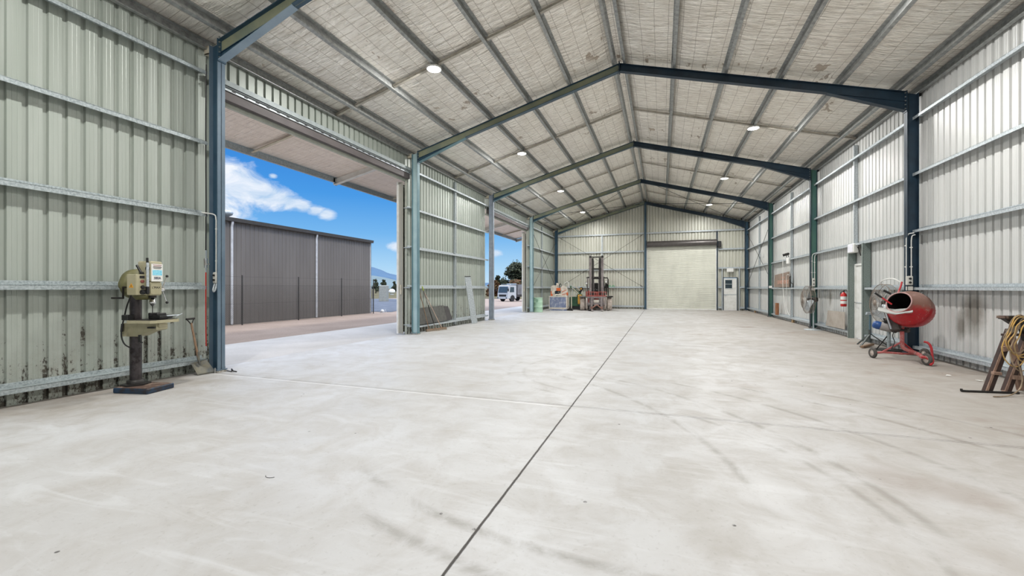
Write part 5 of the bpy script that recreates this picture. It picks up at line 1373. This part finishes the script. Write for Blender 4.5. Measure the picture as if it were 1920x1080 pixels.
# carriage and load backrest
m = MB(); m.box(-.62, .62, -.16, -.11, .92, .98); m.box(-.62, .62, -.16, -.11, 1.18, 1.22)
for k in range(9): m.box(-.60+.148*k, -.575+.148*k, -.155, -.115, .96, 1.20)
ft('load_backrest', m, M_FRED)
m = MB(); m.box(-.60, .60, -.14, -.08, .80, .90); m.box(-.60, .60, -.14, -.08, .40, .50)
for xx in (-.55, -.2, .2, .55): m.box(xx-.03, xx+.03, -.12, -.06, .40, .92)
ft('carriage', m, M_MAST)
for sx_ in (-1, 1):
    m = MB(); m.box(sx_*.30-.06, sx_*.30+.06, -.20, -.14, .06, .92); m.prism([(-.20, .06), (-.20, .11), (-.9, .085), (-.95, .06)], 'x', sx_*.30-.06, sx_*.30+.06); ft('fork', m, M_MAST)
    m = MB(); m.bar((sx_*.34, -.30, .14), (sx_*.02, -.32, .40), .07, .07); m.bar((sx_*.34, -.30, .14), (sx_*.34, -.32, .30), .06, .06); ft('lifting_frame', m, pm('rusty pink frame', c255(170, 128, 112), .7, 0, c255(130, 92, 78), 6))
m = MB(); m.cbox((0, -.02, .60), (.62, .05, .20), None, .02); ft('front_plate', m, M_OFF)
m = MB(); m.cbox((-.44, -.36, .06), (.18, .14, .10), None, .02); ft('foot_clamp', m, M_DARK)
m = MB(); m.cbox((0, -.05, .28), (.60, .08, .12), None, .02); ft('axle_beam', m, M_DARK)

tx = text_part('painted_letters', 'm.n.', .34, pm('green paint', c255(70, 176, 120), .6), None, (-3.33, YB-.018, 1.60), (R(90), 0, 0), .004)
tag(tx, 'green hand-painted letters m.n. on the back wall right of the forklift', 'letters')

# ------------------------------------------------------------------ pedestal fans
M_FGUARD = pm('dusty fan wire', c255(150, 138, 126), .6, .3, c255(120, 108, 98), 8)
def fan(label, loc, head, nrm, rad, base_mat, pole_mat, dens=44):
    """pedestal fan: round wire guard, blades, motor, pole and foot; nrm = direction the fan blows"""
    loc = Vector(loc); head = Vector(head); nrm = Vector(nrm).normalized()
    t = thing('pedestal_fan', label, 'fan', loc, 0, 'pedestal fans')
    up = Vector((0, 0, 1)); sd = nrm.cross(up).normalized(); up = sd.cross(nrm).normalized()
    m = MB()
    ringp = lambda r, o: [head+nrm*o+(sd*math.cos(a)+up*math.sin(a))*r for a in (2*math.pi*k/40 for k in range(40))]
    for r, o, th in ((rad, 0, .008), (rad, -.13, .006), (rad*.66, .085, .004), (rad*.36, .11, .004), (rad*.14, .12, .005), (rad*.7, -.18, .004)):
        m.tube(ringp(r, o), th, 5, closed=True)
    for k in range(dens):
        a = 2*math.pi*k/dens; dv = sd*math.cos(a)+up*math.sin(a); a2 = a+.35; dv2 = sd*math.cos(a2)+up*math.sin(a2)
        m.tube([head+nrm*.12+dv*rad*.13, head+nrm*.09+dv2*rad*.6, head+dv2*rad], .0024, 3, caps=False)
        m.tube([head-nrm*.18+dv*rad*.3, head-nrm*.18+dv*rad*.7, head-nrm*.13+dv*rad, head+dv*rad], .0024, 3, caps=False)
    m.build('wire_guard', M_FGUARD, t, world=True)
    m = MB(); m.lathe([(0, .13), (rad*.13, .125), (rad*.14, .115), (0, .112)], 20, head, nrm); m.build('badge', M_FGUARD, t, world=True)
    for k in range(4):
        a = math.pi/2*k+.4; n = 7; vs = []
        for i in range(n+1):
            f = i/n; r = rad*(.12+.78*f)
            for e in (-1, 1):
                aa = a+e*(.42-.10*f); off = -.05+e*.045
                vs.append(head+(sd*math.cos(aa)+up*math.sin(aa))*r+nrm*off)
        m = MB(); m.add(vs+[v-nrm*.004 for v in vs], [(2*i, 2*i+1, 2*i+3, 2*i+2) for i in range(n)]+[(2*n+2+2*i+2, 2*n+2+2*i+3, 2*n+2+2*i+1, 2*n+2+2*i) for i in range(n)], True)
        m.build('blade', M_GALV, t, world=True)
    m = MB(); m.lathe([(0, -.34), (.07, -.33), (.085, -.28), (.085, -.17), (.05, -.15), (.045, -.02), (0, -.02)], 20, head, nrm); mo = m.build('motor', base_mat, t, world=True)
    hb = head-nrm*.26
    m = MB(); m.tube([loc+Vector((0, 0, .02)), Vector((loc.x, loc.y, hb.z-.10)), hb-Vector((0, 0, .06))], .022, 10); m.cyl((loc.x, loc.y, .6), (loc.x, loc.y, .68), .032, 12); m.build('pole', pole_mat, t, world=True)
    m = MB(); m.lathe([(.0, .04), (.05, .04), (.08, .025), (.28, .015), (.29, 0), (0, 0)], 28, (loc.x, loc.y, 0)); m.build('base', pole_mat, t, world=True)
    return t
fan('grey wire pedestal fan in front of the green column, turned across the shed', (4.98, 17.42, 0), (4.74, 17.30, 1.05), (-1, -.03, 0), .47, M_DARK, M_GALV, 64)
fan('grey wire pedestal fan tilted up behind the cement mixer', (5.02, 12.32, 0), (4.84, 12.26, 1.10), (-.995, -.09, .05), .44, M_DARK, M_DARK, 48)

# roller stand, motor unit, grinder post
t = thing('roller_stand', 'blue-grey roller stand with a T top and splayed legs beside the fan', 'stand', (4.88, 12.90, 0), .35)
m = MB(); m.cyl((0, 0, .28), (0, 0, .80), .022, 12); m.build('post', pm('blue stand paint', c255(70, 104, 128), .5, 0, c255(90, 110, 110), 5), t)
m = MB(); m.cyl((-.09, 0, .83), (.09, 0, .83), .026, 14); m.cbox((0, 0, .80), (.20, .05, .02)); m.build('roller', M_GALV, t)
M_LEG = pm('dark stand leg', c255(86, 94, 92), .55)
for a_ in (R(200), R(-20), R(90)):
    m = MB(); m.bar((0, 0, .32), (math.cos(a_)*.38, math.sin(a_)*.38, .012), .035, .02); m.build('leg', M_LEG, t)
m = MB(); m.cyl((-.02, 0, .10), (-.02, 0, .42), .03, 10); m.build('sleeve', M_LEG, t)
m = MB(); m.cyl((.03, -.02, .5), (.09, -.05, .5), .008, 8); m.build('lock_screw', M_DARK, t)
t = thing('motor_unit', 'blue and grey motor on a grey post between roller stand and cement mixer', 'motor', (4.93, 12.10, 0))
m = MB(); m.cyl((0, 0, .0), (0, 0, .50), .035, 12); m.build('post', M_GALVD, t)
ax = Vector((.93, -.25, -.27)).normalized(); c_ = Vector((-.10, 0, .56))
m = MB(); m.lathe([(0, -.20), (.05, -.20), (.085, -.17), (.095, -.10), (.092, -.06)], 20, c_, ax); m.build('blue_cap', pm('motor blue', c255(44, 86, 150), .35), t)
m = MB(); m.lathe([(.092, -.06), (.095, 0), (.09, .15), (.07, .17)], 20, c_, ax); m.build('casing', pm('motor grey', c255(176, 172, 170), .4), t)
m = MB(); m.lathe([(.07, .17), (.08, .19), (.075, .24), (.05, .26), (0, .26)], 20, c_, ax); m.build('end_cap', M_BLACK, t)
m = MB(); m.cbox((-.06, -.03, .68), (.09, .07, .10), None, .02); m.cbox((-.02, -.05, .62), (.06, .06, .06), None, .01); m.cyl((-.12, -.03, .74), (.02, -.05, .73), .016, 8); m.build('bracket', M_BLACK, t)
m = MB(); m.bar((-.22, .05, .015), (-.02, .0, .36), .02, .02); m.bar((-.30, .02, .02), (-.05, -.25, .03), .03, .02); m.build('strut', M_DARK, t)
m = MB(); m.cbox((0, 0, .01), (.3, .3, .02)); m.build('foot_plate', M_DARK, t)
for (a, b, nm, lb) in (((4.55, 12.45, .035), (4.95, 12.95, .05), M_WOOD, 'short brown timber off-cut on the floor under the roller stand'), ((4.75, 11.95, .03), (5.25, 11.75, .03), M_DARK, 'dark bar lying on the floor between motor post and navy column')):
    m = MB(); m.bar(a, b, .07, .05, bev=.006); tag(m.build('floor_timber' if nm is M_WOOD else 'floor_bar', nm, origin=((a[0]+b[0])/2, (a[1]+b[1])/2, .0)), lb, 'timber' if nm is M_WOOD else 'bar')
m = MB(); m.tube(spline([(5.16, 12.9, 1.47), (5.10, 12.85, 1.50), (5.0, 12.6, 1.62), (5.02, 12.1, 1.66), (5.14, 11.9, 1.50), (5.15, 11.9, 1.46)], 8), .014, 8)
tag(m.build('bent_pipe', M_WHITE, origin=(5.1, 12.4, 1.5)), 'white bent pipe hooked on the girt above the near fan', 'pipe')

# ------------------------------------------------------------------ cement mixer
M_MRED = pm('mixer red', c255(186, 38, 44), .45, 0, c255(158, 34, 38), 4, dirt=(c255(168, 130, 122), 14, .60, .7), bump=.15)
M_MPINK = pm('dusty faded red', c255(190, 108, 104), .7, 0, c255(168, 74, 74), 6, dirt=(c255(200, 180, 172), 12, .52, .6))
def mixer_drum_mat():
    m, t, bs = new_mat('mixer drum'); oc = t.add('ShaderNodeTexCoord').outputs['Object']; x, y, z = t.sep(oc)
    n = t.noise(oc, 9, 7, .7, .6); n2 = t.noise(t.mapping(oc, scale=(1, 1, 3)), 26, 5, .7)
    up = t.ramp(t.math('ADD', z, t.math('MULTIPLY', t.math('SUBTRACT', n, .5), .35)), .99, 1.14)
    col = t.mix(t.ramp(n2, .45, .7), c255(184, 24, 34), c255(150, 30, 36))
    col = t.mix(up, col, c255(132, 96, 84))
    col = t.mix(t.math('MULTIPLY', t.ramp(n, .56, .66), .6), col, c255(176, 140, 132))
    col = t.mix(t.math('MULTIPLY', t.ramp(n2, .66, .72), .7), col, c255(206, 186, 178))
    t.plug(col, bs.inputs['Base Color']); bs.inputs['Roughness'].default_value = .4
    t.plug(t.bump(n2, .3, .006), bs.inputs['Normal']); return m
t = thing('cement_mixer', 'red cement mixer on a wheeled tubular frame in front of the navy column', 'cement mixer', (4.60, 10.75, 0))
LF = Vector((-CAMS, CAMC, 0)); RT = Vector((CAMC, CAMS, 0)); UP = Vector((0, 0, 1))
VF = Vector((.39, .92, 0)); VR = Vector((.92, -.39, 0))     # mixer frame runs along and across these
mo = Vector((4.40, 10.40, 1.165)); axm = (VR*.42+VF*.82-UP*.36).normalized()
m = MB(); m.lathe([(.198, -.015), (.208, 0), (.218, .03), (.335, .24), (.352, .30), (.355, .38), (.34, .50), (.30, .60), (.20, .68), (.09, .71), (0, .715)], 40, mo, axm)
m.lathe([(.358, .35), (.358, .39)], 40, mo, axm); dr_ = m.build('drum', mixer_drum_mat(), t, world=True)
m = MB(); m.lathe([(.198, -.015), (.190, 0), (.205, .03), (.320, .24), (.335, .42), (.25, .60), (0, .68)], 36, mo, axm); m.build('drum_inside', pm('cement-crusted inside', c255(44, 34, 32), .9), t, world=True)
m = MB(); m.tube([mo+(axm.orthogonal().normalized()*math.cos(a_)+axm.cross(axm.orthogonal().normalized())*math.sin(a_))*.204-axm*.012 for a_ in (2*math.pi*k/36 for k in range(36))], .011, 8, closed=True); m.build('rim', pm('pinkish rim', c255(188, 150, 146), .5), t, world=True)
nq = 30; ov = axm.orthogonal().normalized(); ow = axm.cross(ov)
m = MB()
for k in range(nq):
    a_ = 2*math.pi*k/nq; m.cbox(mo+axm*.585+(ov*math.cos(a_)+ow*math.sin(a_))*.300, (.018, .018, .018), None, .004)
m.build('gear_ring', M_MPINK, t, world=True)
# bag lying in the mouth
cb = mo-axm*.02-UP*.12
m = MB(); vs = []; nu, nv = 18, 10
for j in range(nv+1):
    for i in range(nu+1):
        f = i/nu*2-1; g_ = j/nv*2-1
        p = cb + VR*f*.255 - VR*.05 + (VF*.6+UP*.15).normalized()*g_*.11 + UP*(.012*noise.noise(Vector((f*3, g_*3, 0)))+.05*(1-abs(f))*-(1-g_*.2)-.01) + UP*(.025 if False else 0)
        vs.append(p)
n = nu+1; fs = [(j*n+i, j*n+i+1, (j+1)*n+i+1, (j+1)*n+i) for j in range(nv) for i in range(nu)]; nn = len(vs)
m.add(vs+[v-UP*.03 for v in vs], fs+[tuple(nn+k for k in f[::-1]) for f in fs]+[(i, nn+i, nn+i+1, i+1) for i in range(nu)]+[(nv*n+i+1, nn+nv*n+i+1, nn+nv*n+i, nv*n+i) for i in range(nu)]+[(j*n+n, nn+j*n+n, nn+j*n, j*n) for j in range(nv)]+[(j*n+nu, nn+j*n+nu, nn+j*n+n+nu, j*n+n+nu) for j in range(nv)], True)
tag(m.build('scraper_tray', pm('pale grey plastic', c255(196, 198, 194), .4), origin=tuple(cb)), 'pale grey tray lying in the mouth of the cement mixer', 'tray')
# yoke / motor housing
hc_ = mo+axm*.30-RT*.27-UP*.26+LF*.05
FB = Matrix((VR, VF, UP)).transposed()
m = MB(); m.cbox((4.46, 10.80, .80), (.18, .24, .44), FB @ Matrix.Rotation(R(-14), 3, 'Y'), .03); m.cbox((4.62, 10.88, .60), (.30, .22, .10), FB, .02); m.build('motor_housing', pm('dark grey housing', c255(62, 56, 52), .6, 0, c255(84, 78, 74), 5), t, world=True)
m = MB(); m.cbox((4.375, 10.78, .83), (.03, .22, .44), FB @ Matrix.Rotation(R(-14), 3, 'Y'), .01); m.build('housing_edge', M_GALV, t, world=True)
lv0 = Vector((4.035, 10.459, 1.352)); lv1 = Vector((4.25, 10.43, 1.165))
m = MB(); m.tube([lv0+(lv1-lv0)*.45, lv1+(lv1-lv0)*.2], .015, 8); m.build('tilt_lever', M_MRED, t, world=True)
m = MB(); m.tube([lv0, lv0+(lv1-lv0)*.5], .019, 10); m.build('lever_grip', M_BLACK, t, world=True)
m = MB(); m.tube([(4.30, 10.78, 1.40), (4.42, 10.76, 1.33)], .022, 8); m.build('back_grip', M_BLACK, t, world=True)
m = MB(); m.tube([(4.58, 10.9, 1.30), (4.75, 11.15, 1.50), (4.77, 11.16, 1.58)], .016, 8); m.build('upper_arm', M_MRED, t, world=True)
pb = Vector((4.60, 10.76, 0)); Pt = pb+UP*.72
m = MB(); m.tube([Pt+UP*.05, pb+UP*.34]+spline([pb+UP*.30, pb+UP*.22+RT*.03-LF*.03, pb+UP*.155+RT*.12-LF*.18, Vector((4.63, 10.12, .155))], 5)[1:], .036, 12); m.build('main_post', M_MPINK, t, world=True)
m = MB(); m.cbox(pb+UP*.60, (.16, .10, .045), Matrix((RT, LF, UP)).transposed(), .01); m.cyl(pb+UP*.60-RT*.10, pb+UP*.60+RT*.10, .018, 8); m.build('clamp', M_DARK, t, world=True)
lw = Vector((4.14, 10.82, .105)); rw1 = Vector((4.69, 10.10, .115)); rw2 = Vector((5.02, 10.88, .115))
m = MB(); m.tube([lw+RT*.02, Vector((4.32, 10.80, .13)), pb+UP*.12], .022, 10); m.tube([pb+UP*.12, rw2-RT*.08], .020, 10); m.build('cross_tube', M_MPINK, t, world=True)
m = MB(); m.tube([Vector((4.30, 10.80, .14)), pb+UP*.36], .019, 8); m.build('left_brace', M_MPINK, t, world=True)
m = MB(); m.tube([pb+UP*.36, rw2*.7+pb*.3+UP*.02], .017, 8); m.build('right_brace', M_MRED, t, world=True)
def wheel_(c, ax_, r, w__):
    m = MB(); m.lathe([(r*.62, -w__/2), (r*.92, -w__/2), (r, -w__*.25), (r, w__*.25), (r*.92, w__/2), (r*.62, w__/2), (r*.62, -w__/2)], 28, c, ax_); wo_ = m.build('wheel', pm('grey rubber', c255(84, 80, 76), .85), t, world=True)
    m = MB(); m.lathe([(0, -w__*.3), (r*.2, -w__*.3), (r*.25, -w__*.2), (r*.62, -w__*.35), (r*.64, -w__*.2), (r*.64, w__*.3), (0, w__*.3)], 24, c, ax_)
    h_ = m.build('hub', pm('pale rim', c255(214, 200, 188), .6), t, world=True)
axw = (RT*.80-LF*.60).normalized()
AXW = Vector((.98, .20, 0))
wheel_(lw, AXW, .105, .05)
wheel_(rw1, AXW, .115, .045)
wheel_(rw2, AXW, .115, .055)
m = MB(); m.tube(spline([Vector((4.66, 10.13, .44)), Vector((4.71, 10.10, .42)), Vector((4.745, 10.08, .34)), Vector((4.75, 10.06, .20)), Vector((4.74, 10.02, .08)), Vector((4.69, 9.99, .025))], 6), .020, 10); m.build('foot_loop', M_MRED, t, world=True)
m = MB(); m.tube([Vector((4.63, 10.14, .155)), Vector((4.74, 10.06, .14))], .026, 8); m.tube([Vector((4.66, 10.02, .13)), rw2], .014, 8); m.build('axle', M_MRED, t, world=True)
m = MB(); m.tube(spline([pb+UP*.60-RT*.15, pb+UP*.48-RT*.19, pb+UP*.36-RT*.15, pb+UP*.28-RT*.18, pb+UP*.2-RT*.22], 6), .008, 6); m.build('power_lead', M_BLACK, t, world=True)

# ------------------------------------------------------------------ sawhorse with coiled lead
M_SH = pm('weathered brown timber', c255(160, 132, 114), .8, 0, c255(132, 104, 88), 6, stretch=(3, 3, 1)); M_SHD = pm('dark brown stained timber', c255(66, 46, 38), .7, 0, c255(48, 34, 30), 6)
O_ = Vector((4.27, 7.78, 0))
def P_(r, f, u): return O_+RT*r+LF*f+UP*u
t = thing('sawhorse', 'brown timber sawhorse with a dark top carrying a coiled yellow lead', 'sawhorse', tuple(O_+RT*.4))
def shbar(name, a, b, w_, h_, mat, up=(0, 0, 1), bev=.004): 
    m = MB(); m.bar(a, b, w_, h_, up=up, bev=bev); return m.build(name, mat, t, world=True)
for dr, df, k in ((0, 0, 0), (.30, .03, 1)):
    lg = shbar('leg', P_(dr+.0, df, .0), P_(dr+.40, df+.06, .86), .055, .10, M_SHD, up=tuple(RT))
    shbar('leg', P_(dr-.035, df-.01, .0), P_(dr+.34, df+.05, .80), .05, .035, M_SH, up=tuple(RT))
shbar('leg', P_(.62, .12, .0), P_(.36, .02, .80), .09, .045, M_SH, up=tuple(LF)); shbar('leg', P_(.98, .16, .0), P_(.66, .05, .80), .09, .045, M_SH, up=tuple(LF))
shbar('cross_rail', P_(.06, -.02, .27), P_(.16, -.03, .265), .05, .04, M_SH)
shbar('cross_rail', P_(.36, .0, .21), P_(.80, .08, .16), .04, .06, M_SH); shbar('gusset', P_(.22, .0, .60), P_(.34, .0, .62), .04, .07, M_SH)
shbar('top_beam', P_(.16, -.05, 1.045), P_(1.15, .05, 1.03), .10, .05, M_BLACK)
m = MB(); m.prism([(0, 0), (.10, 0), (.10, -.02), (.02, -.20), (-.03, -.20), (-.08, -.05)], 'y', 0, .05); m.M = Matrix.Identity(4)
mm = MB(); mm.M = Matrix.Translation(P_(.42, .0, 1.02)) @ Matrix((RT, LF, UP)).transposed().to_4x4(); mm.prism([(-.20, 0), (.22, 0), (.20, -.34), (.10, -.30), (.06, -.16)], 'y', -.03, .03); mm.build('side_plate', M_DARK, t, world=True)
shbar('step_beam', P_(.22, -.02, .80), P_(.62, .02, .80), .08, .03, M_SHD); shbar('step_beam', P_(.24, -.05, .845), P_(.46, .0, .93), .05, .06, pm('grey block', c255(150, 138, 122), .8))
shbar('top_end', P_(.13, -.055, 1.05), P_(.19, -.05, 1.05), .10, .035, M_DUST)
M_LEAD = pm('yellow lead', c255(206, 164, 84), .5, 0, c255(150, 128, 96), 10); M_LEAD2 = pm('tan lead', c255(178, 156, 128), .55, 0, c255(120, 104, 84), 10)
t2 = thing('extension_lead', 'long yellow and tan extension lead coiled over the sawhorse', 'extension lead', tuple(P_(.35, -.1, .5)))
rnd = random.Random(4)
for k in range(6):
    wl_ = rnd.uniform(.17, .25); dp = rnd.uniform(.50, .74); cx_ = .36+rnd.uniform(-.05, .04); fo = -.10-.018*k
    pts = []
    for q in range(14):
        a_ = 2*math.pi*q/14+math.pi/2; rr = math.cos(a_); ss = math.sin(a_)
        pts.append(P_(cx_+rr*wl_*(1 if ss < .2 else .75)-.06*(1-ss)*.5+rnd.uniform(-.008, .008), fo+rnd.uniform(-.01, .01), 1.085-.012*k-dp/2+ss*dp/2+rnd.uniform(-.006, .006)))
    m = MB(); sp = spline(pts+[pts[0]], 5)[:-1]; m.tube(sp, .0075, 6, closed=True); m.build('coil_loop', M_LEAD if k % 3 else M_LEAD2, t2, world=True)
m = MB(); m.tube(spline([P_(.44, -.10, 1.09), P_(.455, -.14, .85), P_(.45, -.15, .55), P_(.47, -.12, .35), P_(.52, -.10, .14)], 8), .011, 8); m.build('hanging_tail', M_LEAD, t2, world=True)
m = MB(); m.tube(spline([P_(.24, -.16, .48), P_(.27, -.16, .36), P_(.28, -.18, .22), P_(.20, -.22, .10), P_(.06, -.25, .03), P_(-.10, -.28, .012), P_(-.22, -.28, .010)], 8), .008, 8); m.build('floor_tail', M_LEAD2, t2, world=True)
for (u0, v0, u1, v1, lb) in (((-.33), .02, .33, -.10, 'dark steel bar on the floor under the sawhorse feet'), (.42, -.95, .95, -1.02, 'dark steel bar on the floor nearest the right edge, in front of the sawhorse')):
    m = MB(); a = P_(u0, v0, .014); b = P_(u1, v1, .014); m.bar(a, b, .035, .026, bev=.004); m.cyl(a, a+UP*.03, .015, 8)
    tag(m.build('steel_bar', M_DARK, origin=tuple((a+b)/2-UP*.014)), lb, 'steel bar', 'steel bars on the floor')

# small litter
m = MB(); m.tube([(-7.10, 5.42, .008), (-7.02, 5.36, .05), (-6.96, 5.34, .02), (-6.90, 5.36, .01)], .010, 6); m.tube([(-7.40+.15, 5.40, .008), (-6.98, 5.335, .012)], .008, 6)
tag(m.build('bent_wire', M_DARK, origin=(-7.05, 5.37, 0)), 'bent dark wire lying on the floor beside the nearest left column', 'wire')
rnd = random.Random(9)
lits = [(4.45, 9.0, 'white scrap on the floor in front of the mixer wheel', M_WHITE, .05), (4.65, 8.65, 'pale torn paper scrap near the right wall past the mixer', M_WHITE, .06), (4.85, 7.9, 'crumpled pale paper beside the sawhorse leg', M_WHITE, .05), (-2.84, 2.51, 'thin half-ring of dried cement on the floor at lower left', M_GROUT, .06)]
for (x_, y_, lb, mt, r_) in lits:
    m = MB()
    if 'ring' in lb: m.tube([(r_*.9*math.cos(a_), r_*.9*math.sin(a_), .002) for a_ in (math.pi*1.2+math.pi*.6*k/12 for k in range(13))], .002, 5)
    else:
        vs = [(rnd.uniform(-r_, r_), rnd.uniform(-r_, r_)*.6, rnd.uniform(.004, .03)) for _ in range(8)]
        m.add(vs, [(0, 1, 2), (1, 2, 3), (2, 3, 4), (3, 4, 5), (4, 5, 6), (5, 6, 7), (0, 2, 5)])
    o = m.build('paper_scrap' if 'ring' not in lb else 'cement_ring', mt if 'ring' not in lb else M_DARK); o.location = (x_, y_, 0); tag(o, lb, 'litter')
